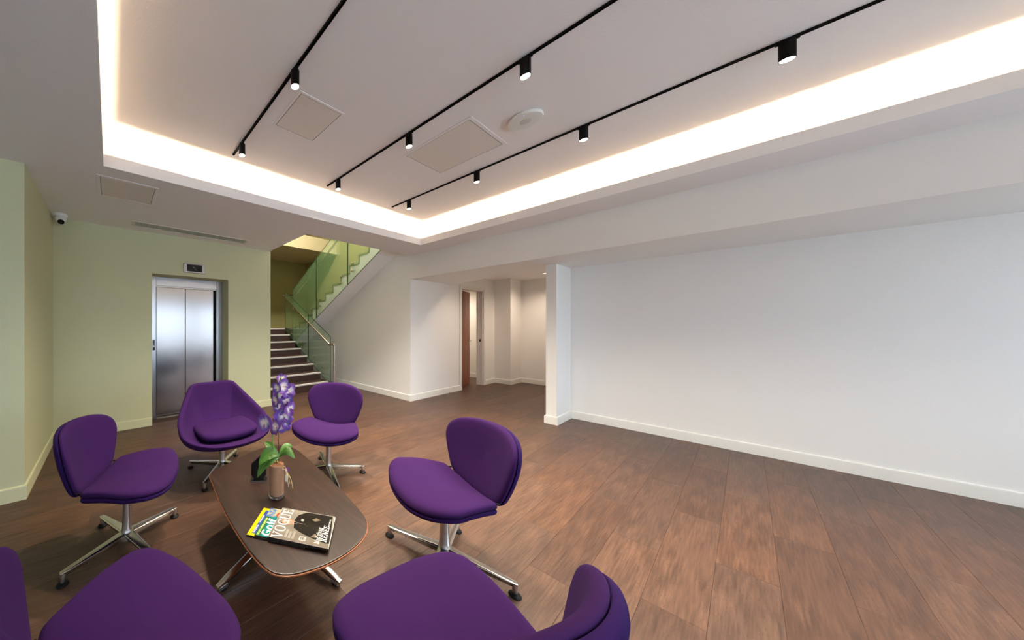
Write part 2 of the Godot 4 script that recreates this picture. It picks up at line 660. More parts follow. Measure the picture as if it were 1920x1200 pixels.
	baseboard("baseboard_partition_end", Vector3(4.93, 0, -1.47), Vector3(4.93, 0, -1.36), Vector3(-1, 0, 0), M.trim_white, "white baseboard round the partition end")
	baseboard("baseboard_partition", Vector3(4.914, 0, -1.36), Vector3(5.484, 0, -1.36), Vector3(0, 0, 1), M.trim_white, "white baseboard on the niche side of the partition")
	baseboard("baseboard_partition_back", Vector3(4.914, 0, -1.47), Vector3(8.024, 0, -1.47), Vector3(0, 0, -1), M.trim_white, "white baseboard on the alcove side of the partition")
	structure("wall_right", bx(5.5, 0, -1.36, 5.7, CH, FRONT), white, "plain white wall along the right side of the lounge", "wall")
	baseboard("baseboard_right", Vector3(5.5, 0, -1.344), Vector3(5.5, 0, FRONT), Vector3(-1, 0, 0), M.trim_white, "white baseboard along the right wall of the lounge")
	# header over the alcove: a bulkhead whose inner edge runs askew
	poly = [Vector2(WX, -3.17), Vector2(5.74, -3.17), Vector2(4.985, -1.47), Vector2(4.93, -1.47), Vector2(4.93, -1.36), Vector2(5.5, -1.36), Vector2(5.5, FRONT), Vector2(WX, FRONT)]
	g = G().prism(poly, 2.125, CH + 0.03, func(p: Vector2, h: float) -> Vector3: return Vector3(p.x, h, p.y))
	structure("wall_header", g, white, "white header beam over the alcove opening", "beam")
	# glazed front behind the photographer: piers, sill wall, head and three windows
	g = bx(LEFT - 0.2, 0, FRONT, 5.7, SILL, FRONT + 0.2)
	g.box(Vector3(LEFT - 0.2, HEAD, FRONT), Vector3(5.7, 3.0, FRONT + 0.2))
	for x in [[LEFT - 0.2, LEFT + 0.15], [0.05, 0.2], [2.65, 2.8], [5.35, 5.7]]:
		g.box(Vector3(x[0], SILL, FRONT), Vector3(x[1], HEAD, FRONT + 0.2))
	structure("wall_front", g, white, "white front wall with three wide windows behind the lounge", "wall")
	var k := 1
	for x in [[LEFT + 0.15, 0.05], [0.2, 2.65], [2.8, 5.35]]:
		var w := thing("window_%d" % k, ["wide front window nearest the left side wall", "wide front window in the middle of the front wall", "wide front window nearest the right wall"][k - 1], "window")
		w.set_meta("kind", "structure")
		var f := bx(x[0], SILL, FRONT + 0.06, x[0] + 0.05, HEAD, FRONT + 0.13, 0.004)
		f.box(Vector3(x[1] - 0.05, SILL, FRONT + 0.06), Vector3(x[1], HEAD, FRONT + 0.13), 0.004)
		f.box(Vector3(x[0], SILL, FRONT + 0.06), Vector3(x[1], SILL + 0.05, FRONT + 0.13), 0.004)
		f.box(Vector3(x[0], HEAD - 0.05, FRONT + 0.06), Vector3(x[1], HEAD, FRONT + 0.13), 0.004)
		part("window_frame", f, M.white_plastic, w)
		part("pane", bx(x[0] + 0.05, SILL + 0.05, FRONT + 0.09, x[1] - 0.05, HEAD - 0.05, FRONT + 0.096), M.window_glass, w)
		k += 1
	structure("ground", bx(-30, -0.3, FRONT + 0.2, 30, -0.05, 40), M.white_plastic, "pale paved ground outside the front windows", "ground")

func span_of_floor(z: float) -> Array:
	# the stretches of x that have floor at depth z
	if z < -4.26:
		return [Vector2(2.2, WX + 0.01)]
	if z < -3.3:
		return [Vector2(-0.55, WX + 0.01), Vector2(WX + 0.1, 8.2)]
	if z < -2.95:
		return [Vector2(-0.55, 8.06)]
	if z < -1.36:
		return [Vector2(LEFT, 8.05)]
	return [Vector2(LEFT, 5.51)]

func floor_boards() -> void:
	var f := Node3D.new()
	f.name = "floor"
	add_child(f)
	tag(f, "brown wood plank floor of the lounge", "floor")
	f.set_meta("kind", "structure")
	var g := bx(LEFT - 0.2, -0.2, -5.1, 8.2, -0.006, FRONT + 0.2)
	g.box(Vector3(2.0, -0.2, -8.1), Vector3(8.2, -0.006, -5.1))
	part("underlay", g, M.joint, f)
	var wide := 0.184
	var long := 1.22
	var row := 0
	var z := -5.06
	var meshes := {}
	while z < FRONT:
		var spans := span_of_floor(z + wide / 2.0)
		var shift := fmod(row * 0.437 + rng.randf_range(-0.08, 0.08), 1.0) * long
		for s in spans:
			var x: float = s.x - shift
			while x < s.y:
				var a := maxf(x, s.x)
				var b := minf(x + long, s.y)
				x += long
				if b - a < 0.02:
					continue
				var kind := rng.randi() % 6
				var full: bool = absf(b - a - long) < 0.001
				var key := "%d" % kind if full else "%d %.3f" % [kind, b - a]
				if not meshes.has(key):
					meshes[key] = board_mesh(b - a, wide, kind).mesh(20.0)
				var o := put_mesh("plank", meshes[key], M["board_%d" % (rng.randi() % 4)], f)
				o.position = Vector3(a, 0, z)
		z += wide
		row += 1

func board_mesh(l: float, w: float, kind: int) -> Geo:
	var g := G()
	var c := 0.0009
	var e := 0.0002
	var y0 := -0.006
	var off := Vector2(kind * 0.37, kind * 0.173)
	var q := func(x: float, y: float, z: float) -> Vector3: return Vector3(x, y, z)
	var u := func(p: Vector3) -> Vector2: return Vector2(p.x * 0.62, p.z * 1.9) + off
	var top := [q.call(e + c, 0, e + c), q.call(l - e - c, 0, e + c), q.call(l - e - c, 0, w - e - c), q.call(e + c, 0, w - e - c)]
	var low := [q.call(e, -c, e), q.call(l - e, -c, e), q.call(l - e, -c, w - e), q.call(e, -c, w - e)]
	g.face(top, Vector3.UP, top.map(u))
	for i in 4:
		var j := (i + 1) % 4
		var out: Vector3 = (low[i] + low[j]) / 2.0 - Vector3(l / 2.0, -0.01, w / 2.0)
		var p := [top[i], top[j], low[j], low[i]]
		g.face(p, out, p.map(u))
		var d := [low[i], low[j], low[j] * Vector3(1, 0, 1) + Vector3(0, y0, 0), low[i] * Vector3(1, 0, 1) + Vector3(0, y0, 0)]
		g.face(d, out, d.map(u))
	return g

func ceiling_parts() -> void:
	var c := Node3D.new()
	c.name = "ceiling"
	add_child(c)
	tag(c, "pale ceiling with a large lit recess over the lounge", "ceiling")
	c.set_meta("kind", "structure")
	var rx0 := -0.045
	var rx1 := 3.935
	var rz0 := -2.677
	var rz1 := 1.7
	var tr := 0.15       # depth of the light trough
	var up := CH + 0.03
	# the lower ceiling round the recess
	var g := bx(LEFT, CH, rz0, rx0, up, FRONT)
	g.box(Vector3(LEFT - 0.2, CH, -3.185), Vector3(WX, up, rz0))
	g.box(Vector3(-0.7, CH, LIFT_Z), Vector3(2.19, up, -3.185))
	g.box(Vector3(rx1, CH, rz0), Vector3(WX, up, FRONT))
	g.box(Vector3(rx0, CH, rz1), Vector3(rx1, up, FRONT))
	part("lower_ceiling", g, M.ceiling_paint, c)
	# lip of the trough
	g = G()
	var t := 0.014
	g.box(Vector3(rx0 - t, up, rz0 - t), Vector3(rx1 + t, CH + 0.095, rz0))
	g.box(Vector3(rx0 - t, up, rz1), Vector3(rx1 + t, CH + 0.095, rz1 + t))
	g.box(Vector3(rx0 - t, up, rz0), Vector3(rx0, CH + 0.095, rz1))
	g.box(Vector3(rx1, up, rz0), Vector3(rx1 + t, CH + 0.095, rz1))
	part("fascia", g, M.ceiling_paint, c)
	# back of the trough and the recess ceiling
	g = G()
	g.box(Vector3(rx0 - tr - 0.1, up, rz0 - tr - 0.1), Vector3(rx1 + tr + 0.1, RH, rz0 - tr))
	g.box(Vector3(rx0 - tr - 0.1, up, rz1 + tr), Vector3(rx1 + tr + 0.1, RH, rz1 + tr + 0.1))
	g.box(Vector3(rx0 - tr - 0.1, up, rz0 - tr), Vector3(rx0 - tr, RH, rz1 + tr))
	g.box(Vector3(rx1 + tr, up, rz0 - tr), Vector3(rx1 + tr + 0.1, RH, rz1 + tr))
	part("trough_wall", g, M.ceiling_paint, c)
	part("recess_ceiling", bx(rx0 - tr - 0.1, RH, rz0 - tr - 0.1, rx1 + tr + 0.1, RH + 0.1, rz1 + tr + 0.1), M.ceiling_paint, c)
	# warm strips that lie behind the lip
	var runs := [[Vector3(rx0, 0, rz0 - 0.03), Vector3(rx1, 0, rz0 - 0.03), "warm light strip hidden in the ceiling trough on the stair side"], [Vector3(rx0 - 0.03, 0, rz0), Vector3(rx0 - 0.03, 0, rz1), "warm light strip hidden in the ceiling trough on the left side"], [Vector3(rx1 + 0.03, 0, rz0), Vector3(rx1 + 0.03, 0, rz1), "warm light strip hidden in the ceiling trough on the alcove side"], [Vector3(rx0, 0, rz1 + 0.03), Vector3(rx1, 0, rz1 + 0.03), "warm light strip hidden in the ceiling trough on the window side"]]
	for r in runs:
		var a: Vector3 = r[0]
		var b: Vector3 = r[1]
		var along := (b - a).normalized()
		var lamp := thing("light_strip", r[2], "light strip", Vector3.ZERO, 0.0, "strips in the ceiling trough")
		var lo := a.min(b) - Vector3(0.006, 0, 0.006)
		var hi := a.max(b) + Vector3(0.006, 0, 0.006)
		part("strip_profile", bx(lo.x, up, lo.z, hi.x, up + 0.012, hi.z, 0.001), M.white_plastic, lamp)
		part("strip_diffuser", bx(lo.x + 0.002, up + 0.012, lo.z + 0.002, hi.x - 0.002, up + 0.015, hi.z - 0.002, 0.0005), M.strip_glow, lamp)
		var mid := (a + b) / 2.0
		var l := a.distance_to(b)
		area_light("strip_light", lamp, Vector3(mid.x, up + 0.018, mid.z), Vector3.UP, Vector2(l, 0.012), COVE_COL, COVE_E * l, along.cross(Vector3.UP))

# ---------------------------------------------------------------- the stair
func stair_hall() -> void:
	var olive: Material = M.olive_paint
	var high := 5.2
	structure("wall_stair_left", bx(2.05, 0, WELL_BACK - 0.1, 2.21, high, LIFT_Z - 0.26), olive, "green side wall of the stair behind the lift wall", "wall")
	structure("wall_stair_back", bx(2.05, 0, WELL_BACK - 0.2, WELL_R + 0.2, high, WELL_BACK), olive, "olive green end wall above the stair landing", "wall")
	var g := bx(WELL_R, 0, WELL_BACK - 0.1, WELL_R + 0.12, high, -3.29)
	g.box(Vector3(WELL_R, CH + 0.32, -3.29), Vector3(WELL_R + 0.12, high, -1.8))
	structure("wall_stair_right", g, olive, "olive green wall beside the upper stair flight", "wall")
	g = bx(2.05, CH + 0.03, LIFT_Z - 0.26, 2.19, 3.0, -3.08)
	g.box(Vector3(2.19, CH + 0.03, -3.185), Vector3(WELL_R, 3.0, -3.08))
	g.box(Vector3(2.05, 3.0, -3.19), Vector3(WELL_R, 3.125, -1.7))
	g.box(Vector3(2.05, 3.0, LIFT_Z - 0.26), Vector3(2.19, 3.125, -3.19))
	g.box(Vector3(2.05, 3.125, LIFT_Z - 0.26), Vector3(2.19, high, -1.8))
	g.box(Vector3(2.05, 3.125, -1.8), Vector3(WELL_R + 0.12, high, -1.7))
	structure("wall_upper_floor", g, M.white_paint, "white walls and floor edge of the storey above", "wall")
	structure("ceiling_stair", bx(2.05, high, WELL_BACK - 0.2, WELL_R + 0.2, high + 0.1, -1.7), M.ceiling_paint, "white ceiling high above the stair", "ceiling")
	structure("ceiling_landing", bx(2.21, 3.38, WELL_BACK, WELL_R, 3.75, -6.44), M.cream_paint, "slab of the upper landing over the stair turn", "slab")
	# stair: two flights and a half landing
	var s := Node3D.new()
	s.name = "staircase"
	add_child(s)
	tag(s, "brown wood stair with pale nosings turning up to the right", "staircase")
	s.set_meta("kind", "structure")
	var x0 := 2.212
	var x1 := 3.81
	var z1 := -4.74
	var wood: Material = M.stair_wood
	var body := []
	for k in 8:
		var z := z1 - k * GOING
		body.append(Vector2(z - 0.02, maxf(k * RISE - 0.026, 0.0)))
		body.append(Vector2(z - 0.02, (k + 1) * RISE - 0.026))
	body.append(Vector2(-6.62, 8 * RISE - 0.026))
	body.append(Vector2(-6.62, 0))
	part("lower_flight_body", G().prism(body, x0, x1 - 0.004, func(p: Vector2, h: float) -> Vector3: return Vector3(h, p.y, p.x)), M.white_paint, s)
	for k in 8:
		var z := z1 - k * GOING
		var y := (k + 1) * RISE
		part("riser", bx(x0, k * RISE + 0.001, z - 0.019, x1, y - 0.026, z - 0.006), wood, s)
		if k < 7:
			part("tread", bx(x0, y - 0.025, z - GOING - 0.005, x1 + 0.002, y, z - 0.001, 0.002), wood, s)
		part("nosing", bx(x0, y - 0.027, z - 0.044, x1 + 0.004, y + 0.003, z + 0.004, 0.003), M.nosing, s)
	part("landing", bx(x0, 8 * RISE - 0.2, WELL_BACK + 0.001, WELL_R - 0.001, 8 * RISE, z1 - 7 * GOING - 0.045), wood, s)
	# upper flight, seen from below and from its side
	var ux0 := 3.94
	var up := []
	var n := 12
	var zu := -6.0
	var soffit := func(z: float) -> float: return 2.12 + 0.607 * (z + 4.28)
	up.append(Vector2(zu - 0.35, soffit.call(zu - 0.35)))
	up.append(Vector2(zu - 0.35, 8 * RISE - 0.005))
	for k in n:
		var z := zu + k * GOING
		up.append(Vector2(z, (8 + k) * RISE - (0.025 if k else 0.005)))
		up.append(Vector2(z, (9 + k) * RISE - 0.025))
	up.append(Vector2(zu + n * GOING, (8 + n) * RISE - 0.025))
	up.append(Vector2(zu + n * GOING, soffit.call(zu + n * GOING)))
	part("upper_flight_body", G().prism(up, ux0, WELL_R - 0.001, func(p: Vector2, h: float) -> Vector3: return Vector3(h, p.y, p.x)), M.white_paint, s)
	for k in n:
		var z := zu + k * GOING
		var y := (9 + k) * RISE
		part("tread", bx(ux0 + 0.004, y - 0.024, z - 0.02, WELL_R - 0.002, y + 0.004, z + GOING, 0.002), wood, s)
		part("riser", bx(ux0 + 0.004, y - RISE + 0.006, z - 0.016, WELL_R - 0.002, y - 0.025, z - 0.001), wood, s)
		part("side_trim", bx(ux0 - 0.008, y - 0.034, z - 0.026, ux0 + 0.003, y + 0.006, z + GOING - 0.027, 0.001), M.trim_olive, s)
		part("side_trim", bx(ux0 - 0.007, y - RISE + 0.006, z - 0.026, ux0 + 0.003, y - 0.034, z + 0.006, 0.001), M.trim_olive, s)
	# glass: lower flight
	var b1 := thing("glass_balustrade", "green tinted glass balustrade along the lower stair flight", "balustrade")
	var edge := func(z: float) -> float: return 1.088 + 0.605 * (-4.728 - z)
	var foot := func(z: float) -> float: return 0.06 + 0.605 * (-4.728 - z)
	for r in [[-4.728, -5.525], [-5.54, -6.585]]:
		var q := [Vector2(r[0], foot.call(r[0])), Vector2(r[0], edge.call(r[0])), Vector2(r[1], edge.call(r[1])), Vector2(r[1], foot.call(r[1]))]
		glass_pane(q, 3.856, 3.868, b1, [0, 1, 2, 3])
	# glass: upper flight
	var b2 := thing("glass_balustrade", "tall green tinted glass balustrade along the upper stair flight", "balustrade")
	for r in [[-6.30, -5.292], [-5.272, -4.264], [-4.244, -3.22]]:
		var q := []
		var f := func(z: float) -> float: return 2.117 + 0.607 * (z + 4.254)
		var e := func(z: float) -> float: return 2.832 + 0.6 * (z + 5.281)
		q = [Vector2(r[0], f.call(r[0])), Vector2(r[1], f.call(r[1])), Vector2(r[1], e.call(r[1])), Vector2(r[0], e.call(r[0]))]
		glass_pane(q, 3.904, 3.916, b2, [0, 1, 2, 3])
	for z in [-4.123, -4.446, -5.136, -5.449, -6.15]:
		for dy in [0.31, 0.172]:
			var y: float = f_nose(z) - dy + 0.06
			var so := G().lathe([Vector2(0.0, 0.0), Vector2(0.013, 0.0), Vector2(0.013, 0.03), Vector2(0.021, 0.03), Vector2(0.021, 0.05), Vector2(0.016, 0.054), Vector2(0, 0.054)], 16, Vector3(3.94, y, z), Vector3(-1, 0, 0))
			part("standoff", so, M.rail_steel, b2)
	for z in [-4.95, -5.3, -5.8, -6.3]:
		for dy in [0.10, 0.22]:
			var y: float = foot.call(z) + dy
			part("standoff", G().lathe([Vector2(0, 0), Vector2(0.013, 0.0), Vector2(0.013, 0.036), Vector2(0.021, 0.036), Vector2(0.021, 0.056), Vector2(0, 0.06)], 16, Vector3(3.815, y, z), Vector3(1, 0, 0)), M.rail_steel, b1)
	# one steel rail for both flights
	var h := thing("handrail", "brushed steel stair handrail with a post at the foot of the stair", "handrail")
	var rx := 3.836
	var pts := [Vector3(rx, 0.925, -4.572), Vector3(rx, 0.926, -4.60), Vector3(rx, 0.922, -4.72), Vector3(rx, 0.955, -4.79), Vector3(rx, 2.11, -6.68), Vector3(rx, 2.15, -6.75)]
	part("rail", G().tube(smooth_path([Vector3(rx, 0.90, -4.566), Vector3(rx, 0.922, -4.572), Vector3(rx, 0.926, -4.59), Vector3(rx, 0.924, -4.71), Vector3(rx, 0.94, -4.75), Vector3(rx, 1.2, -5.176), Vector3(rx, 2.0, -6.5), Vector3(rx, 2.10, -6.66), Vector3(rx + 0.01, 2.12, -6.69), Vector3(rx + 0.04, 2.12, -6.69), Vector3(3.93, 2.115, -6.55), Vector3(3.955, 2.115, -6.40), Vector3(3.955, 2.12, -6.25), Vector3(3.955, 2.16, -6.16), Vector3(3.955, 2.6, -5.42), Vector3(3.955, 3.4, -4.08), Vector3(3.955, 3.8, -3.41)], 4), 0.021, 12), M.rail_steel, h)
	part("post", G().tube([Vector3(rx, 0.0, -4.566), Vector3(rx, 0.5, -4.566), Vector3(rx, 0.905, -4.566)], 0.021, 14), M.rail_steel, h)
	part("post_flange", G().lathe([Vector2(0, 0), Vector2(0.045, 0.0), Vector2(0.045, 0.006), Vector2(0.022, 0.012), Vector2(0, 0.012)], 20, Vector3(rx, 0.0, -4.566)), M.rail_steel, h)
	for p in [Vector3(rx, 1.20, -5.176), Vector3(rx, 1.80, -6.17)]:
		part("bracket", G().tube([p + Vector3(0, -0.018, 0), p + Vector3(0, -0.055, 0), p + Vector3(0.026, -0.06, 0)], 0.008, 8), M.rail_steel, h)
	for z in [-5.75, -4.76]:
		var y: float = 2.16 + (z + 6.16) * 0.595
		part("bracket", G().tube([Vector3(3.955, y - 0.018, z), Vector3(3.955, y - 0.05, z), Vector3(3.918, y - 0.055, z)], 0.008, 8), M.rail_steel, h)
	# wall rail of which only the end shows past the wall
	var wr := thing("handrail", "handrail on the stair side wall, only its end showing past the wall corner", "handrail")
	part("rail", G().tube(smooth_path([Vector3(2.232, 0.93, -4.50), Vector3(2.262, 0.93, -4.51), Vector3(2.27, 0.935, -4.56), Vector3(2.27, 1.2, -5.0), Vector3(2.27, 2.2, -6.65)], 4), 0.02, 12), M.rail_steel, wr)
	part("bracket", G().tube([Vector3(2.21, 1.15, -4.98), Vector3(2.26, 1.15, -4.98), Vector3(2.27, 1.175, -4.98)], 0.008, 8), M.rail_steel, wr)
	# lamp of the storey above
	var lamp := thing("ceiling_light", "round ceiling light of the storey above the stair", "ceiling light", Vector3(3.1, high - 0.05, -4.9))
	part("lamp_body", G().lathe([Vector2(0, 0.05), Vector2(0.24, 0.05), Vector2(0.24, 0.012), Vector2(0.225, 0.0), Vector2(0.2, 0.0), Vector2(0.2, 0.012), Vector2(0, 0.012)], 32), M.white_plastic, lamp)
	part("lamp_diffuser", G().lathe([Vector2(0, 0.011), Vector2(0.198, 0.011), Vector2(0.19, 0.004), Vector2(0, 0.0)], 32), M.lamp_glow_warm, lamp)
	area_light("lamp_light", lamp, Vector3(3.1, high - 0.06, -4.9), Vector3.DOWN, Vector2(0.36, 0.36), STAIR_COL, STAIR_E, Vector3(0, 0, 1))


func f_nose(z: float) -> float:
	return 2.117 + 0.607 * (z + 4.254) + 0.42

func glass_pane(q: Array, x0: float, x1: float, parent: Node3D, edges: Array) -> void:
	var put := func(p: Vector2, h: float) -> Vector3: return Vector3(h, p.y, p.x)
	var mid := Vector2.ZERO
	for p in q:
		mid += p / q.size()
	var pane := part("pane", G().prism(q, x0, x1, put), M.balustrade_glass, parent)
	var g := G()
	for i in edges:
		var a: Vector2 = q[i]
		var b: Vector2 = q[(i + 1) % q.size()]
		var n := (b - a).orthogonal().normalized()
		if n.dot(mid - a) > 0.0:
			n = -n
		g.prism([a, b, b + n * 0.006, a + n * 0.006], x0, x1, put)
	part("pane_edge", g, M.glass_edge, pane)

# ---------------------------------------------------------------- alcove with the wooden door
func alcove() -> void:
	structure("ceiling_alcove", bx(4.95, 2.372, -3.17, 8.04, 2.45, -1.47), M.ceiling_paint, "low pale ceiling of the alcove", "ceiling")
	# corridor behind the door
	var g := bx(WELL_R + 0.1, 0, -5.2, 9.0, 2.5, -5.06)
	g.box(Vector3(8.2, 0, -5.1), Vector3(8.35, 2.5, -3.2))
	g.box(Vector3(WELL_R + 0.1, 2.4, -5.1), Vector3(8.3, 2.5, -3.2))
	structure("wall_corridor", g, M.white_paint, "cream wall of the small room behind the wooden door", "wall")
	baseboard("baseboard_corridor", Vector3(5.7, 0, -5.06), Vector3(8.2, 0, -5.06), Vector3(0, 0, 1), M.trim_white, "white baseboard in the room behind the wooden door")
	structure("wall_corridor_side", bx(7.8, 0, -5.1, 7.9, 2.45, -3.28), M.white_paint, "cream side wall seen through the wooden door", "wall")
	baseboard("baseboard_corridor_side", Vector3(7.8, 0, -5.05), Vector3(7.8, 0, -3.29), Vector3(-1, 0, 0), M.trim_white, "white baseboard of the side wall seen through the wooden door")
	var d := thing("door_2", "half open brown wooden door with a lever handle", "door")
	d.set_meta("kind", "structure")
	g = bx(5.991, 0, -3.295, 6.05, 2.074, -3.168, 0.003)
	g.box(Vector3(6.90, 0, -3.295), Vector3(6.959, 2.074, -3.168), 0.003)
	g.box(Vector3(5.991, 2.075, -3.295), Vector3(6.959, 2.119, -3.168), 0.003)
	for x in [5.955, 6.925]:
		g.box(Vector3(x, 0, -3.167), Vector3(x + 0.07, 2.094, -3.15), 0.004)
	g.box(Vector3(5.955, 2.095, -3.167), Vector3(6.995, 2.15, -3.15), 0.004)
	g.box(Vector3(6.885, 0.0, -3.29), Vector3(6.899, 2.072, -3.25), 0.002)
	part("door_frame", g, M.trim_white, d)
	part("strike_plate", bx(6.893, 0.96, -3.232, 6.8985, 1.02, -3.206, 0.001), M.black_metal, d)
	# leaf, hinged on the left and turned into the room behind
	var turn := deg_to_rad(12.0)
	var t := Transform3D(Basis(Vector3.UP, turn), Vector3(6.053, 0, -3.25))
	g = G()
	var first := g.v.size()
	var w := 0.83
	g.box(Vector3(0, 0.012, -0.044), Vector3(w, 2.07, 0))
	for i in g.v.size():
		g.uv.set(i, Vector2(g.v[i].y * 0.35, g.v[i].x * 1.1 + g.v[i].z * 1.1))
	g.moved(t)
	var leaf := part("door_leaf", g, M.door_veneer, d)
	g = G().lathe([Vector2(0, 0), Vector2(0.026, 0), Vector2(0.026, 0.008), Vector2(0.011, 0.01), Vector2(0.011, 0.05), Vector2(0, 0.05)], 20, Vector3(w - 0.06, 0.98, 0), Vector3(0, 0, 1))
	g.tube([Vector3(w - 0.055, 0.98, 0.046), Vector3(w - 0.12, 0.98, 0.05), Vector3(w - 0.185, 0.98, 0.046)], 0.0095, 10)
	g.lathe([Vector2(0, 0), Vector2(0.026, 0), Vector2(0.026, 0.008), Vector2(0.011, 0.01), Vector2(0.011, 0.05), Vector2(0, 0.05)], 20, Vector3(w - 0.06, 0.98, -0.044), Vector3(0, 0, -1))
	g.tube([Vector3(w - 0.055, 0.98, -0.09), Vector3(w - 0.12, 0.98, -0.094), Vector3(w - 0.185, 0.98, -0.09)], 0.0095, 10)
	g.moved(t)
	part("door_handle", g, M.satin_alloy, leaf)
	# recessed downlights
	var at := [Vector3(5.62, 2.372, -2.2), Vector3(7.35, 2.372, -2.2)]
	for k in 2:
		var l := thing("downlight", ["recessed downlight in the alcove ceiling near the header", "recessed downlight in the alcove ceiling near the end wall"][k], "downlight", at[k], 0.0, "alcove downlights")
		part("downlight_ring", G().lathe([Vector2(0.05, 0.0), Vector2(0.05, -0.006), Vector2(0.038, -0.008), Vector2(0.036, 0.0)], 24), M.white_plastic, l)
		part("downlight_lens", G().lathe([Vector2(0, -0.001), Vector2(0.036, -0.001), Vector2(0.034, -0.004), Vector2(0, -0.004)], 24), M.lamp_glow_warm, l)
		spot("downlight_beam", l, Vector3(0, -0.02, 0), Vector3.DOWN, 75.0, ALCOVE_E, ALCOVE_COL, 0.035)
	var c := thing("downlight", "ceiling lamp in the room behind the wooden door", "downlight", Vector3(7.1, 2.4, -4.1))
	part("downlight_ring", G().lathe([Vector2(0.12, 0.0), Vector2(0.12, -0.01), Vector2(0.10, -0.012), Vector2(0.098, 0.0)], 24), M.white_plastic, c)
	part("downlight_lens", G().lathe([Vector2(0, -0.001), Vector2(0.098, -0.001), Vector2(0.095, -0.008), Vector2(0, -0.008)], 24), M.lamp_glow_warm, c)
	spot("downlight_beam", c, Vector3(0, -0.03, 0), Vector3.DOWN, 80.0, CORR_E, ALCOVE_COL, 0.08)


func spot(called: String, parent: Node3D, at: Vector3, towards: Vector3, angle: float, energy: float, color: Color, size: float) -> void:
	var l := SpotLight3D.new()
	l.name = called
	parent.add_child(l, true)
	l.position = at
	l.look_at_from_position(parent.global_position + at, parent.global_position + at + towards, Vector3(0, 0, 1))
	l.spot_angle = angle
	l.spot_angle_attenuation = 0.9
	l.spot_range = 12.0
	l.spot_attenuation = 2.0
	l.light_energy = energy
	l.light_color = color
	l.light_size = size
	l.shadow_enabled = true

# ---------------------------------------------------------------- the lift
func lift() -> void:
	var d := thing("door_1", "brushed steel lift doors with two panels", "door")
	d.set_meta("kind", "structure")
	var z := -4.505
	var g := bx(0.40, 0, z - 0.06, 0.539, 2.06, z - 0.006, 0.002)
	part("frame_jamb", g, M.lift_frame_steel, d)
	part("frame_jamb", bx(1.393, 0, z - 0.06, 1.55, 2.06, z - 0.006, 0.002), M.lift_frame_steel, d)
	part("frame_header", bx(0.54, 1.877, z - 0.062, 1.392, 2.06, z - 0.006, 0.002), M.lift_frame_steel, d)
	part("door_panel", bx(0.548, 0.02, z - 0.085, 0.936, 1.862, z - 0.05, 0.003), M.lift_steel, d)
	part("door_panel", bx(0.946, 0.02, z - 0.095, 1.362, 1.862, z - 0.06, 0.003), M.lift_steel, d)
	part("door_track", bx(0.54, 1.862, z - 0.08, 1.392, 1.876, z - 0.02, 0.002), M.satin_alloy, d)
	part("sill", bx(0.545, -0.004, z - 0.10, 1.39, 0.012, z + 0.012, 0.002), M.satin_alloy, d)
	var c := thing("call_panel", "narrow black lift call panel with a round white button", "call panel", Vector3(0.513, 1.04, z - 0.006))
	part("panel_plate", bx(-0.018, -0.075, 0, 0.012, 0.075, 0.006, 0.002), M.black_gloss, c)
	part("call_button", G().lathe([Vector2(0, 0), Vector2(0.013, 0), Vector2(0.012, 0.006), Vector2(0, 0.008)], 20, Vector3(-0.003, -0.022, 0.005), Vector3(0, 0, 1)), M.white_plastic, c)
	part("panel_screen", bx(-0.010, 0.032, 0.006, 0.004, 0.050, 0.0068, 0.0003), M.shaft_dark, c)
	# display over the door
	var i := thing("lift_display", "small steel framed black display over the lift doors", "display", Vector3(0.995, 2.117, LIFT_Z))
	g = bx(-0.145, -0.065, 0, 0.145, -0.048, 0.035, 0.003)
	g.box(Vector3(-0.145, 0.048, 0), Vector3(0.145, 0.065, 0.035), 0.003)
	g.box(Vector3(-0.145, -0.048, 0), Vector3(-0.103, 0.048, 0.035), 0.003)
	g.box(Vector3(0.103, -0.048, 0), Vector3(0.145, 0.048, 0.035), 0.003)
	part("display_bezel", g, M.lift_frame_steel, i)
	part("display_screen", bx(-0.103, -0.048, 0.002, 0.103, 0.048, 0.026), M.black_gloss, i)
	g = G()
	for k in 9:
		var x := -0.02 + k * 0.006
		g.box(Vector3(x, 0.018 - k * 0.0058, 0.026), Vector3(x + 0.0032, 0.021 - k * 0.0058, 0.0264))
	for k in 3:
		g.box(Vector3(-0.014 + k * 0.005, 0.004 + k * 0.006, 0.026), Vector3(-0.011 + k * 0.005, 0.007 + k * 0.006, 0.0264))
	part("display_arrow", g, M.trim_sage, i)

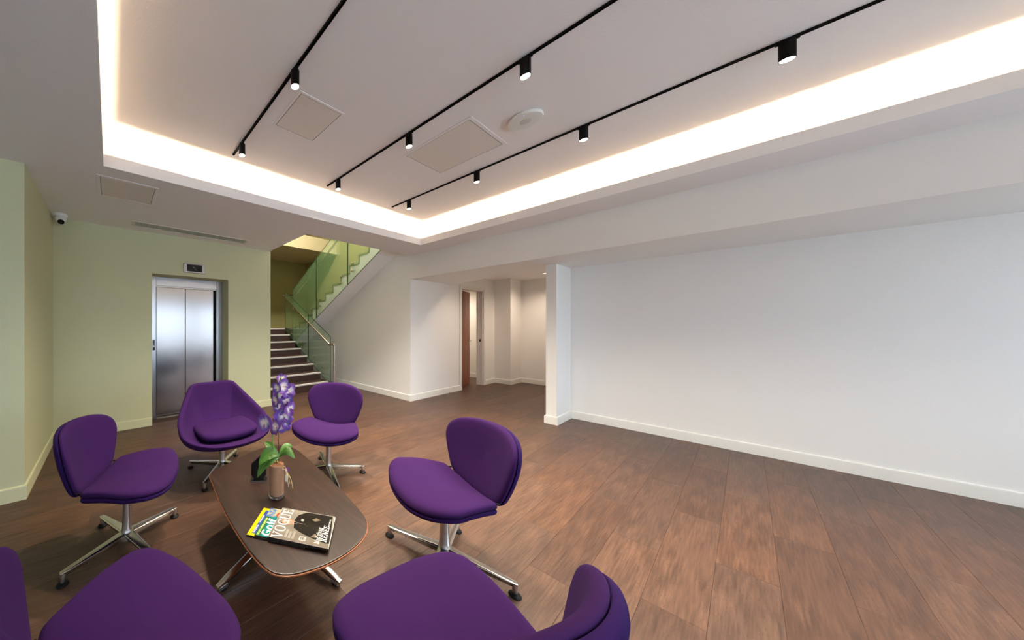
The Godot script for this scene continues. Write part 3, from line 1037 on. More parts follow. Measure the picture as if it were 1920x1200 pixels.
# ---------------------------------------------------------------- things on the ceiling
func ceiling_fittings() -> void:
	var rows := [[0.935, -2.52, [-2.316, -1.478]], [2.015, -2.515, [-2.338, -1.473, -0.695]], [3.08, -2.505, [-2.252, -1.467, -0.686]]]
	var names := ["nearest the left wall", "in the middle of the recess", "nearest the alcove"]
	for r in 3:
		var x: float = rows[r][0]
		var t := thing("lighting_track", "long thin black lighting track on the recess ceiling " + names[r], "lighting track", Vector3(x, RH, 0), 0.0, "lighting tracks")
		var end: float = 1.4
		var g := bx(-0.009, -0.012, rows[r][1], -0.005, 0, end, 0.001)
		g.box(Vector3(0.005, -0.012, rows[r][1]), Vector3(0.009, 0, end), 0.001)
		g.box(Vector3(-0.005, -0.003, rows[r][1]), Vector3(0.005, 0, end))
		part("track_channel", g, M.black_metal, t)
		part("end_cap", bx(-0.0095, -0.0125, rows[r][1] - 0.004, 0.0095, 0, rows[r][1], 0.001), M.black_plastic, t)
	var words := [["black cylinder spotlight at the end of the left track, nearest the lift", "black cylinder spotlight on the left track above the square hatch"],
		["black cylinder spotlight at the end of the middle track", "black cylinder spotlight on the middle track beside the large hatch", "black cylinder spotlight on the middle track nearest the round disc"],
		["black cylinder spotlight at the end of the right track, nearest the recess corner", "black cylinder spotlight in the middle of the right track", "black cylinder spotlight at the right track nearest the right wall"]]
	var hidden := [[], [], [0.12, 0.92]]
	var proto: Node3D = null
	for r in 3:
		var zs: Array = rows[r][2] + hidden[r]
		for k in zs.size():
			var label: String = words[r][k] if k < words[r].size() else ["black cylinder spotlight on the right track, next but last towards the windows", "black cylinder spotlight on the right track, the one nearest the windows"][k - 3]
			var at := Vector3(rows[r][0], RH - 0.012, zs[k])
			if proto == null:
				proto = thing("spotlight", label, "spotlight", at, 0.0, "track spotlights")
				part("spotlight_body", G().lathe([Vector2(0, -0.005), Vector2(0.022, -0.005), Vector2(0.026, -0.012), Vector2(0.026, -0.102), Vector2(0.0245, -0.104), Vector2(0.0235, -0.1), Vector2(0.0, -0.1)], 24), M.black_metal, proto)
				part("adapter", bx(-0.0045, -0.009, -0.035, 0.0045, 0.004, 0.035, 0.001), M.black_plastic, proto)
				part("spotlight_lens", G().lathe([Vector2(0, -0.1005), Vector2(0.0232, -0.1005), Vector2(0.022, -0.1045), Vector2(0.0, -0.106)], 24), M.lamp_glow, proto)
				spot("spotlight_spill", proto, Vector3(0, -0.112, 0), Vector3.DOWN, 63.0, SPOT_E, SPOT_COL, 0.022)
				spot("spotlight_beam", proto, Vector3(0, -0.114, 0), Vector3.DOWN, 42.0, BEAM_E, SPOT_COL, 0.016)
			else:
				copy_of(proto, label).position = at
	# access hatches
	hatch(Vector3(1.248, RH, -1.80), Vector2(0.39, 0.40), "square painted access hatch beside the left lighting track", 0.006)
	hatch(Vector3(2.541, RH, -1.412), Vector2(0.60, 0.61), "large square access hatch between the middle and the right track", 0.014)
	hatch(Vector3(0.134, CH, -3.07), Vector2(0.46, 0.45), "square access hatch in the lower ceiling by the recess corner", 0.012)
	# slot diffuser
	var d := thing("slot_diffuser", "long narrow ventilation slot in the ceiling before the lift wall", "vent", Vector3(0.943, CH, -3.965))
	var g := bx(-0.735, -0.006, -0.09, 0.735, 0, -0.08, 0.001)
	g.box(Vector3(-0.735, -0.006, 0.08), Vector3(0.735, 0, 0.09), 0.001)
	g.box(Vector3(-0.735, -0.006, -0.08), Vector3(-0.70, 0, 0.08), 0.001)
	g.box(Vector3(0.70, -0.006, -0.08), Vector3(0.735, 0, 0.08), 0.001)
	part("vent_frame", g, M.hatch_paint, d)
	part("vent_back", bx(-0.70, -0.0012, -0.08, 0.70, -0.0002, 0.08), M.vent_grey, d)
	for k in 40:
		var x := -0.69 + k * 0.0352
		var slat := G().box(Vector3(-0.001, -0.005, -0.08), Vector3(0.001, 0.0, 0.08))
		for i in slat.v.size():
			slat.v[i].x += (slat.v[i].y + 0.0025) * 1.6 + x
		part("slat", slat, M.vent_grey, d)
	# access point
	var a := thing("ceiling_disc", "round white wireless disc on the recess ceiling", "access point", Vector3(2.607, RH, -0.90))
	part("disc_body", G().lathe([Vector2(0, 0), Vector2(0.098, 0), Vector2(0.104, -0.006), Vector2(0.106, -0.018), Vector2(0.101, -0.025), Vector2(0.09, -0.027), Vector2(0.034, -0.028), Vector2(0.033, -0.025), Vector2(0, -0.025)], 48), M.white_plastic, a, 30.0)
	part("disc_center", G().lathe([Vector2(0, -0.0245), Vector2(0.0315, -0.0245), Vector2(0.03, -0.029), Vector2(0, -0.0295)], 32), M.pale_plastic, a)
	part("status_light", G().lathe([Vector2(0, -0.026), Vector2(0.004, -0.026), Vector2(0.0035, -0.0275), Vector2(0, -0.028)], 12, Vector3(-0.082, 0, 0.02)), M.led_blue, a)
	# dome camera in the corner
	var c := thing("dome_camera", "white dome security camera in the ceiling corner by the left wall", "camera", Vector3(-0.46, CH, -4.09))
	part("camera_base", G().lathe([Vector2(0, 0), Vector2(0.062, 0), Vector2(0.064, -0.006), Vector2(0.063, -0.022), Vector2(0.058, -0.03), Vector2(0, -0.03)], 32), M.white_plastic, c)
	var tilt := Basis(Vector3.UP, deg_to_rad(8)) * Basis(Vector3.RIGHT, deg_to_rad(-36))
	var ball := G()
	var rr := []
	for k in 13:
		var w := PI * k / 12.0
		rr.append(Vector2(0.052 * sin(w), -0.046 - 0.052 * cos(w) * -1.0 - 0.0))
	ball.lathe([Vector2(0, 0.05), Vector2(0.03, 0.042), Vector2(0.046, 0.024), Vector2(0.052, 0.0), Vector2(0.047, -0.024), Vector2(0.036, -0.042), Vector2(0.033, -0.048), Vector2(0, -0.048)], 32)
	ball.moved(Transform3D(tilt, Vector3(0.004, -0.052, 0.006)))
	part("camera_ball", ball, M.white_plastic, c)
	var eye := G().lathe([Vector2(0, -0.047), Vector2(0.031, -0.047), Vector2(0.030, -0.052), Vector2(0.012, -0.052), Vector2(0.010, -0.050), Vector2(0, -0.0505)], 28)
	eye.moved(Transform3D(tilt, Vector3(0.004, -0.052, 0.006)))
	part("camera_lens", eye, M.black_gloss, c)

func hatch(at: Vector3, size: Vector2, label: String, rim: float) -> void:
	var h := thing("access_hatch", label, "hatch", at, 0.0, "")
	var a := size.x / 2.0
	var b := size.y / 2.0
	var w := 0.012 + rim
	var g := bx(-a, -0.004, -b, a, 0, -b + w, 0.0012)
	g.box(Vector3(-a, -0.004, b - w), Vector3(a, 0, b), 0.0012)
	g.box(Vector3(-a, -0.004, -b + w), Vector3(-a + w, 0, b - w), 0.0012)
	g.box(Vector3(a - w, -0.004, -b + w), Vector3(a, 0, b - w), 0.0012)
	part("hatch_frame", g, M.ceiling_paint, h)
	part("hatch_panel", bx(-a + w + 0.004, -0.0028, -b + w + 0.004, a - w - 0.004, -0.0002, b - w - 0.004, 0.001), M.hatch_paint, h)
	part("hatch_gap", bx(-a + w - 0.001, -0.0008, -b + w - 0.001, a - w + 0.001, -0.0001, b - w + 0.001), M.shaft_dark, h)

# ---------------------------------------------------------------- seats and table
func leg_geo(reach: float, y_hub: float, y_end: float, w0: float, w1: float, d0: float, d1: float, r0: float) -> Geo:
	# a tapered bar along +x: flat top with rounded edges, narrower below
	var rows := []
	var n := 9
	for i in n:
		var t := float(i) / (n - 1)
		var x := lerpf(r0, reach, t)
		var y := lerpf(y_hub, y_end, pow(t, 0.85))
		var w := lerpf(w0, w1, t) * 0.5
		var d := lerpf(d0, d1, t)
		if i == n - 1:
			w *= 0.82
			d *= 0.85
		var row := PackedVector3Array()
		for q in [[-1.0, -0.16], [-0.86, -0.04], [-0.45, 0.0], [0.45, 0.0], [0.86, -0.04], [1.0, -0.16], [0.86, -0.55], [0.55, -1.0], [-0.55, -1.0], [-0.86, -0.55]]:
			row.append(Vector3(x, y + q[1] * d, q[0] * w))
		rows.append(row)
	return G().skin(rows)

func star_base(t: Node3D, turn: float, top: float) -> void:
	var post := G().lathe([Vector2(0, 0.045), Vector2(0.036, 0.045), Vector2(0.039, 0.055), Vector2(0.036, 0.085), Vector2(0.029, 0.10), Vector2(0.0265, 0.115), Vector2(0.024, 0.2), Vector2(0.023, top), Vector2(0, top)], 28)
	part("column", post, M.satin_alloy, t)
	var lm: ArrayMesh = leg_geo(0.322, 0.094, 0.066, 0.056, 0.030, 0.040, 0.022, 0.018).mesh(50.0)
	var fm: ArrayMesh = G().lathe([Vector2(0, 0.008), Vector2(0.010, 0.008), Vector2(0.012, 0.03), Vector2(0.0135, 0.052), Vector2(0.0125, 0.062), Vector2(0, 0.064)], 16).mesh()
	var gm: ArrayMesh = G().lathe([Vector2(0, 0.0), Vector2(0.025, 0.0), Vector2(0.027, 0.004), Vector2(0.024, 0.010), Vector2(0.012, 0.016), Vector2(0, 0.016)], 24).mesh()
	for k in 4:
		var leg := put_mesh("leg", lm, M.polished_alloy, t)
		leg.rotation.y = turn + k * PI / 2.0
		var foot := put_mesh("foot", fm, M.satin_alloy, leg)
		foot.position.x = 0.312
		var glide := put_mesh("glide", gm, M.black_plastic, leg)
		glide.position.x = 0.312

func swivel_chair(label: String) -> Node3D:
	var t := thing("swivel_chair", label, "chair", Vector3.ZERO, 0.0, "purple swivel chairs")
	var seat_line := mirrored([Vector2(0, 0.0), Vector2(0.12, 0.0), Vector2(0.195, 0.003), Vector2(0.218, 0.014), Vector2(0.238, 0.07), Vector2(0.268, 0.17), Vector2(0.286, 0.27), Vector2(0.280, 0.345), Vector2(0.24, 0.41), Vector2(0.13, 0.455), Vector2(0, 0.466)])
	var so := smooth_loop(seat_line, 4)
	var seat_bend := func(p: Vector2, h: float) -> Vector3:
		var x := p.x
		var z := p.y - 0.195
		var y := 0.362 + h + 0.50 * x * x + 0.02 * (z - 0.05) + 0.8 * (x * x - 0.036) * clampf((0.06 - z) * 4.0, 0.0, 1.0)
		if z > 0.12:
			y -= 0.75 * (z - 0.12) * (z - 0.12)
		return Vector3(x, y, z + 1.2 * x * x * clampf(0.5 - z * 2.5, 0.0, 1.0))
	var mid := Vector2(0, 0.24)
	var cushion := [[0.001, 0.078], [0.35, 0.078], [0.62, 0.077], [0.80, 0.074], [0.90, 0.069], [0.955, 0.061], [0.985, 0.051], [0.997, 0.042], [0.995, 0.035], [0.975, 0.029], [0.93, 0.028], [0.001, 0.028]]
	var shell := [[0.001, 0.0275], [0.93, 0.0275], [0.975, 0.027], [0.993, 0.023], [0.994, 0.015], [0.98, 0.006], [0.94, 0.001], [0.86, -0.003], [0.6, -0.008], [0.001, -0.010]]
	part("seat", G().pad(so, mid, cushion, seat_bend), M.purple_wool, t, 60.0)
	part("seat_shell", G().pad(so, mid, shell, seat_bend), M.purple_wool_shell, t, 60.0)
	var back_line := mirrored([Vector2(0, -0.035), Vector2(0.08, -0.028), Vector2(0.145, -0.006), Vector2(0.190, 0.035), Vector2(0.222, 0.10), Vector2(0.250, 0.18), Vector2(0.264, 0.25), Vector2(0.250, 0.315), Vector2(0.20, 0.360), Vector2(0.11, 0.384), Vector2(0, 0.390)])
	var bo := smooth_loop(back_line, 4)
	var lean := deg_to_rad(13.0)
	var back_bend := func(p: Vector2, h: float) -> Vector3:
		var x := p.x
		var v := p.y
		var wrap := 1.35 * x * x
		var y := 0.388 + v * 0.95 * cos(lean) + h * sin(lean)
		var z := -0.212 - v * sin(lean) + (h - 0.03) * cos(lean) + wrap + 0.25 * (v - 0.2) * (v - 0.2) - 0.01
		return Vector3(x, y, z)
	var bmid := Vector2(0, 0.195)
	var front := [[0.001, 0.062], [0.35, 0.063], [0.62, 0.063], [0.80, 0.061], [0.90, 0.057], [0.955, 0.051], [0.985, 0.043], [0.997, 0.036], [0.995, 0.030], [0.975, 0.026], [0.93, 0.025], [0.001, 0.025]]
	var rear := [[0.001, 0.0245], [0.93, 0.0245], [0.975, 0.0235], [0.993, 0.020], [0.994, 0.012], [0.98, 0.003], [0.94, -0.002], [0.86, -0.006], [0.6, -0.010], [0.001, -0.012]]
	part("backrest", G().pad(bo, bmid, front, back_bend), M.purple_wool, t, 60.0)
	part("backrest_shell", G().pad(bo, bmid, rear, back_bend), M.purple_wool_shell, t, 60.0)
	# small black hinge tabs at the two seams
	for s in [-1.0, 1.0]:
		part("hinge_tab", bx(s * 0.192 - 0.006, 0.424, -0.166, s * 0.192 + 0.006, 0.431, -0.148, 0.002), M.black_plastic, t)
	part("seat_plate", G().lathe([Vector2(0, 0.335), Vector2(0.05, 0.335), Vector2(0.09, 0.352), Vector2(0.09, 0.368), Vector2(0, 0.368)], 28), M.black_plastic, t)
	return t

func furniture() -> void:
	# [x, z, facing x, facing z, turn of the base, label]
	var at := [
		[0.083, -1.995, 0.907, 0.423, 24.0, "purple swivel chair beside the left wall, its back to the wall"],
		[1.603, -1.99, -0.83, 0.55, -25.0, "purple swivel chair behind the table, nearest the stair"],
		[1.547, -0.905, -0.886, -0.463, 17.0, "purple swivel chair right of the table, alone on open floor"],
		[0.032, -0.941, 0.942, -0.336, 30.0, "purple swivel chair in the lower left corner, cut off by the picture edge"],
		[0.795, -0.451, 0.12, -0.993, 30.0, "purple swivel chair at the bottom, in front of the table's near end"]]
	var proto: Node3D = null
	for a in at:
		var c: Node3D
		if proto == null:
			proto = swivel_chair(a[5])
			c = proto
			star_base(c, 0.0, 0.345)
		else:
			c = copy_of(proto, a[5])
		c.position = Vector3(a[0], 0, a[1])
		var f := atan2(a[2], a[3])
		c.rotation.y = f
		for k in c.get_children():
			if String(k.name).begins_with("leg"):
				k.rotation.y = deg_to_rad(a[4]) - f + int(String(k.name).trim_prefix("leg").trim_prefix("_")) * PI / 2.0
	tub_chair()
	coffee_table()

func tub_chair() -> void:
	var t := thing("tub_chair", "purple tub armchair with a loose seat cushion before the lift", "armchair", Vector3(0.844, 0, -2.56), atan2(0.02, 1.0))
	# rim of the tub, from the middle of the back to the middle of the front
	var slim := Vector3(0.965, 0.99, 0.97)
	var rim := [Vector3(0, 0.742, -0.300), Vector3(0.13, 0.744, -0.297), Vector3(0.200, 0.735, -0.282), Vector3(0.236, 0.706, -0.245), Vector3(0.305, 0.610, -0.13), Vector3(0.360, 0.528, -0.02), Vector3(0.381, 0.475, 0.085), Vector3(0.372, 0.432, 0.19), Vector3(0.315, 0.402, 0.28), Vector3(0.21, 0.385, 0.345), Vector3(0.10, 0.378, 0.372), Vector3(0, 0.376, 0.378)]
	for i in rim.size():
		rim[i] = rim[i] * slim
	var loop := rim.duplicate()
	for i in range(rim.size() - 2, 0, -1):
		loop.append(Vector3(-rim[i].x, rim[i].y, rim[i].z))
	var ring := []
	var n := loop.size()
	for i in n:
		for k in 5:
			ring.append(loop[i].cubic_interpolate(loop[(i + 1) % n], loop[(i + n - 1) % n], loop[(i + 2) % n], k / 5.0))
	n = ring.size()
	var steps := 26
	var rows := []
	for s in steps:
		rows.append(PackedVector3Array())
	var inner0 := Vector3(0, 0.352, 0.02)
	var outer0 := Vector3(0, 0.275, 0.0)
	for j in n:
		var r: Vector3 = ring[j]
		var out := Vector3(r.x, 0, r.z - 0.02).normalized()
		var ri: Vector3 = r - out * 0.026
		var ro: Vector3 = r + out * 0.026 - Vector3(0, 0.006, 0)
		var back := clampf((-r.z) / 0.3, 0.0, 1.0)
		var ci := Vector3(ri.x * 0.86, 0.345, ri.z * lerpf(0.80, 0.78, back))
		var co := Vector3(ro.x * 0.98, lerpf(0.30, 0.29, back), ro.z * 0.98)
		var tang := (ri - ci).normalized()
		for i in 11:
			var w := i / 10.0
			rows[i].append(inner0.lerp(ci, w).lerp(ci.lerp(ri, w), w))
		var m := (ri + ro) / 2.0
		rows[11].append(ri.lerp(m, 0.22) + tang * 0.016)
		rows[12].append(ri.lerp(m, 0.6) + tang * 0.024)
		rows[13].append(m + tang * 0.0265)
		rows[14].append(ro.lerp(m, 0.6) + tang * 0.024)
		rows[15].append(ro.lerp(m, 0.22) + tang * 0.016)
		for i in 10:
			var w := i / 9.0
			rows[16 + i].append(ro.lerp(co, w).lerp(co.lerp(outer0, w), w))
	part("shell", G().skin(rows), M.purple_wool, t, 70.0)
	var line := smooth_loop(mirrored([Vector2(0, -0.185), Vector2(0.12, -0.184), Vector2(0.212, -0.175), Vector2(0.240, -0.14), Vector2(0.250, 0.0), Vector2(0.247, 0.12), Vector2(0.222, 0.195), Vector2(0.13, 0.232), Vector2(0, 0.243)]), 5)
	var bend := func(p: Vector2, h: float) -> Vector3: return Vector3(p.x, 0.368 + h * 0.88 + 0.25 * p.x * p.x + 0.02 * p.y, p.y + 0.055)
	part("cushion", G().pad(line, Vector2(0, 0.02), [[0.001, 0.080], [0.4, 0.080], [0.7, 0.078], [0.88, 0.073], [0.95, 0.065], [0.988, 0.052], [1.0, 0.038], [0.99, 0.02], [0.95, 0.008], [0.85, 0.0], [0.5, -0.012], [0.001, -0.015]], bend), M.purple_wool, t, 70.0)
	# stitched seams on the front lip and inside the arms
	part("front_seam", G().tube([Vector3(0.075, 0.3935, 0.372), Vector3(0.075, 0.392, 0.388), Vector3(0.075, 0.375, 0.4035), Vector3(0.075, 0.345, 0.398)], 0.0012, 6), M.seam_thread, t)
	star_base(t, deg_to_rad(45.0), 0.30)

func coffee_table() -> void:
	var t := thing("coffee_table", "low dark brown wood coffee table with a rounded top", "table", Vector3(0.82, 0, -1.46))
	var o := Vector2(0.82, -1.46)
	var pts := [Vector2(0.505, -1.72), Vector2(0.512, -1.80), Vector2(0.552, -1.85), Vector2(0.68, -1.905), Vector2(0.90, -1.985), Vector2(1.03, -1.995), Vector2(1.125, -1.945), Vector2(1.167, -1.85), Vector2(1.165, -1.74), Vector2(1.133, -1.49), Vector2(1.095, -1.25), Vector2(1.060, -1.09), Vector2(1.030, -0.995), Vector2(0.985, -0.938), Vector2(0.915, -0.902), Vector2(0.82, -0.883), Vector2(0.72, -0.881), Vector2(0.63, -0.895), Vector2(0.558, -0.920), Vector2(0.508, -0.965), Vector2(0.484, -1.05), Vector2(0.474, -1.18), Vector2(0.474, -1.34), Vector2(0.485, -1.53)]
	var line := []
	for p in smooth_loop(pts, 4):
		line.append(p - o)
	var flat := func(p: Vector2, h: float) -> Vector3: return Vector3(p.x, h, p.y)
	var mid := Vector2(0.0, 0.02)
	var top := G().pad(line, mid, [[0.001, 0.38], [0.5, 0.38], [0.988, 0.38], [0.994, 0.3788], [0.994, 0.375], [0.001, 0.375]], flat)
	for i in top.v.size():
		top.uv.set(i, Vector2(top.v[i].z * 0.9, top.v[i].x * 1.4))
	part("table_top", top, M.table_veneer, t, 25.0)
	part("edge_band", G().pad(line, mid, [[0.001, 0.3745], [0.994, 0.3745], [1.0, 0.3735], [1.0, 0.3685], [0.955, 0.356], [0.001, 0.356]], flat), M.table_edge, t, 25.0)
	var hub := Vector3(0.03, 0, -0.05)
	part("column", G().lathe([Vector2(0, 0.06), Vector2(0.04, 0.06), Vector2(0.042, 0.085), Vector2(0.035, 0.12), Vector2(0.032, 0.34), Vector2(0.11, 0.349), Vector2(0.11, 0.356), Vector2(0, 0.356)], 28, hub), M.polished_alloy, t)
	var lm: ArrayMesh = leg_geo(0.43, 0.135, 0.036, 0.06, 0.034, 0.055, 0.022, 0.015).mesh(50.0)
	var fm: ArrayMesh = bx(0.372, 0.006, -0.014, 0.422, 0.03, 0.014, 0.005).mesh()
	var gm: ArrayMesh = G().lathe([Vector2(0, 0), Vector2(0.016, 0), Vector2(0.017, 0.004), Vector2(0.013, 0.009), Vector2(0, 0.009)], 16).mesh()
	for k in 4:
		var leg := put_mesh("leg", lm, M.polished_alloy, t)
		leg.position = hub
		leg.rotation.y = deg_to_rad(-75.0 + 90.0 * k)
		put_mesh("foot", fm, M.satin_alloy, leg)
		var gl := put_mesh("glide", gm, M.black_plastic, leg)
		gl.position.x = 0.395

# ---------------------------------------------------------------- on the table
func table_things() -> void:
	var top := 0.3801
	vase(Vector3(0.757, top, -1.385))
	orchid(Vector3(0.757, top, -1.385))
	plaque(Vector3(0.742, top, -1.585))
	magazines(top)

const CAM_R := Vector3(0.8396, 0, 0.5433)   # across the picture, for arranging the flowers
const CAM_F := Vector3(0.5433, 0, -0.8396)

func vase(at: Vector3) -> void:
	var v := thing("glass_vase", "clear glass cylinder vase filled with brown bark on the table", "vase", at)
	var r := 0.044
	part("vase_wall", G().lathe([Vector2(r, 0.010), Vector2(r, 0.182), Vector2(r - 0.0012, 0.1835), Vector2(r - 0.0025, 0.182), Vector2(r - 0.0025, 0.012)], 40), M.vase_glass, v)
	part("vase_base", G().lathe([Vector2(0, 0), Vector2(r - 0.004, 0.0), Vector2(r, 0.003), Vector2(r, 0.010), Vector2(r - 0.002, 0.013), Vector2(0, 0.0135)], 40), M.vase_base_glass, v, 30.0)
	# strands of raffia with a tag, hung over the rim
	for k in 5:
		var a := CAM_R * (r + 0.004) * 0.9 - CAM_F * 0.02
		var fall := [0.06, 0.075, 0.09, 0.07, 0.095][k] as float
		var side := [0.012, 0.03, 0.022, 0.04, 0.046][k] as float
		var p0 := a + Vector3(0, 0.155, 0) - CAM_R * (0.03 - 0.01 * k)
		var strand := smooth_path([p0, a + CAM_R * side * 0.3 + Vector3(0, 0.168 - 0.006 * k, 0) - CAM_F * 0.006 * k, a + CAM_R * side * 0.75 + Vector3(0, 0.155 - fall * 0.5, 0) - CAM_F * 0.008, a + CAM_R * side + Vector3(0, 0.155 - fall, 0) - CAM_F * 0.004 * k], 5)
		part("raffia_strand", G().tube(strand, 0.0012, 6), M.raffia, v)
	var t := Transform3D(Basis(CAM_R, Vector3.UP, -CAM_F), CAM_R * (r + 0.011) - CAM_F * 0.008)
	part("purple_label", bx(-0.009, 0.135, -0.001, 0.012, 0.158, 0.001).moved(t), M.purple_tag, v)
	part("price_tag", bx(-0.007, 0.082, -0.001, 0.007, 0.118, 0.001).moved(t), M.paper, v)
	# what fills it
	var b := G()
	var rows := []
	for i in 14:
		var row := PackedVector3Array()
		var y := 0.0155 + 0.158 * i / 13.0
		for j in 36:
			var w := TAU * j / 36.0
			var rad := r - 0.0045 - rng.randf() * 0.0018
			row.append(Vector3(cos(w) * rad, y + rng.randf_range(-0.001, 0.001), sin(w) * rad))
		rows.append(row)
	var cap := PackedVector3Array()
	for j in 36:
		var w := TAU * j / 36.0
		cap.append(Vector3(cos(w) * 0.02, 0.183 + rng.randf_range(-0.004, 0.004), sin(w) * 0.02))
	rows.append(cap)
	b.skin(rows)
	b.moved(Transform3D(Basis(), at))
	var fill := single("bark_chips", b, M.bark, "brown bark chips filling the glass vase", "bark chips")
	fill.set_meta("kind", "stuff")

# a blade: mid line points, half widths, cupped across; closed and thin
func blade(mid: Array, widths: Array, side: Vector3, cup: float, thick: float) -> Geo:
	var rows := []
	var n := mid.size()
	for i in n:
		var t: Vector3 = (mid[mini(i + 1, n - 1)] - mid[maxi(i - 1, 0)]).normalized()
		var s := (side - t * side.dot(t)).normalized()
		var up := s.cross(t).normalized()
		var w: float = maxf(widths[i], 0.0004)
		var row := PackedVector3Array()
		for q in [-1.0, -0.6, 0.0, 0.6, 1.0]:
			row.append(mid[i] + s * w * q + up * cup * w * q * q)
		for q in [1.0, 0.6, 0.0, -0.6, -1.0]:
			row.append(mid[i] + s * w * q + up * (cup * w * q * q - thick * (1.05 - absf(q))))
		rows.append(row)
	return G().skin(rows)

func orchid(at: Vector3) -> void:
	var o := thing("orchid", "purple and white orchid with green leaves growing from the glass vase", "orchid", at)
	# px: one pixel of the photograph at the vase's distance, only a unit of length
	var px := 0.00289
	var pos := func(x: float, y: float, d: float) -> Vector3: return CAM_R * x * px + Vector3.UP * y * px + CAM_F * d
	# stem and stake
	var stem := smooth_path([pos.call(1, 62, 0), pos.call(-6, 90, 0.005), pos.call(-8, 115, 0.005), pos.call(-4, 140, 0.0), pos.call(3, 170, 0.0), pos.call(2, 200, 0.0), pos.call(8, 222, 0.0)], 6)
	part("stem", G().tube(stem, 0.0042, 10), M.stem_green, o)
	part("stake", G().tube([pos.call(4, 60, 0.004), pos.call(3, 120, 0.004), pos.call(0, 205, 0.006)], 0.0021, 8), M.stake_brown, o)
	for k in 2:
		part("tie_wire", G().tube([pos.call(-5, 168 + k * 4, -0.006), pos.call(2, 170 + k * 4, -0.009), pos.call(7, 174 + k * 4, -0.004)], 0.0012, 6), M.stake_brown, o)
	# leaves: base, end, half width, droop
	var leaves := [[Vector2(5, 74), Vector2(-34, 43), 11.0, 13.0, -0.05], [Vector2(5, 76), Vector2(-32, 62), 11.5, 13.0, -0.03], [Vector2(3, 76), Vector2(-24, 95), 7.0, 2.0, 0.05], [Vector2(5, 74), Vector2(35, 73), 7.5, 13.0, -0.02], [Vector2(5, 76), Vector2(29, 86), 8.0, 5.0, 0.06]]
	for l in leaves:
		var mid := []
		var ws := []
		for i in 11:
			var t := i / 10.0
			var p: Vector2 = l[0].lerp(l[1], t)
			mid.append(pos.call(p.x, p.y + sin(t * PI) * l[3], l[4] * t))
			ws.append(px * l[2] * pow(sin(PI * clampf(0.06 + t * 0.94, 0.0, 1.0)), 0.62) * (0.55 + 0.45 * minf(1.0, t * 2.2)))
		var side: Vector3 = (Vector3.UP * 0.9 + CAM_F * 0.75).normalized()
		var leaf := part("leaf", blade(mid, ws, side, 0.22, 0.0012), M.orchid_leaf, o, 70.0)
		var rib := []
		for i in 10:
			rib.append(mid[i] + (-CAM_F * 0.6 + Vector3.UP * 0.6) * 0.0006)
		part("leaf_rib", G().tube(rib, 0.0009, 5), M.leaf_rib, leaf)
	# flowers: place, size, the way they look, roll
	var fl := [[9, 219, 7.5, -20, 30, 10], [14, 207, 9.5, 10, 10, 60], [2, 205, 8.5, -40, 0, -20], [22, 196, 11.0, 35, 0, 25], [7, 191, 10.5, 0, 15, 80], [-1, 181, 11.0, -60, 0, 5], [17, 178, 11.0, 20, -10, 40], [6, 168, 10.0, -15, 5, 120], [24, 165, 10.0, 45, 0, 10], [13, 152, 13.5, 10, -5, 15], [-22, 139, 13.0, -35, 0, 20], [-1, 133, 11.0, -50, 10, 75], [10, 131, 12.5, 5, -15, 35], [20, 140, 10.5, 40, 0, 60]]
	for f in fl:
		flower(o, pos.call(f[0], f[1], rng.randf_range(-0.03, 0.02)), f[2] * px * 1.3, f[3], f[4], f[5])

func flower(o: Node3D, at: Vector3, size: float, yaw: float, pitch: float, roll: float) -> void:
	var look := Basis(Vector3.UP, deg_to_rad(-32.9) + deg_to_rad(yaw)) * Basis(Vector3.RIGHT, deg_to_rad(-pitch)) * Basis(Vector3(0, 0, 1), deg_to_rad(roll))
	var heart := part("flower", G().lathe([Vector2(0, -0.004), Vector2(0.0035, -0.002), Vector2(0.004, 0.002), Vector2(0.0025, 0.006), Vector2(0, 0.008)], 12, Vector3.ZERO, Vector3(0, 0, 1)), M.flower_heart, o)
	heart.transform = Transform3D(look, at)
	var kinds := [[0.0, 1.0, 0.52], [72.0, 1.12, 0.68], [144.0, 1.0, 0.50], [216.0, 1.0, 0.50], [288.0, 1.12, 0.68], [180.0, 0.55, 0.26]]
	for k in kinds.size():
		var a: float = deg_to_rad(kinds[k][0] + rng.randf_range(-9, 9))
		var l: float = size * kinds[k][1]
		var dir := Vector3(sin(a), cos(a), 0)
		var side := Vector3(cos(a), -sin(a), 0)
		var mid := []
		var ws := []
		var curl := rng.randf_range(-0.15, 0.35)
		for i in 8:
			var t := i / 7.0
			mid.append(dir * (0.002 + l * t) + Vector3(0, 0, 1) * l * (0.28 * t - curl * t * t + (0.25 if k == 5 else 0.0) * t))
			ws.append(l * kinds[k][2] * pow(sin(PI * (0.05 + 0.95 * minf(t, 0.985))), 0.6) * (0.55 + 0.45 * t) * (1.0 + 0.08 * sin(t * 17.0 + k)))
		var g := blade(mid, ws, side, rng.randf_range(-0.18, 0.18), 0.0007)
		# pale heart, violet blade, magenta edge: the petal's own colours
		var blue := Color(0.12, 0.06, 0.34).lerp(Color(0.19, 0.07, 0.34), rng.randf())
		var white := rng.randf_range(0.35, 0.75)
		for i in g.v.size():
			var p := g.v[i]
			var t := clampf(p.dot(dir) / l, 0.0, 1.0)
			var q := absf(p.dot(side)) / maxf(l * kinds[k][2], 0.0001)
			var c := Color(0.80, 0.70, 0.66).lerp(blue, smoothstep(white * 0.55, white * 0.55 + 0.4, t + 0.25 * q))
			if k == 5:
				c = c.lerp(Color(0.35, 0.05, 0.30), 0.5)
			c = c.lerp(Color(0.24, 0.045, 0.30), 0.75 * smoothstep(0.78, 0.98, maxf(q, t)))
			g.col.append(c)
		part("petal", g, M.petal, heart, 70.0)

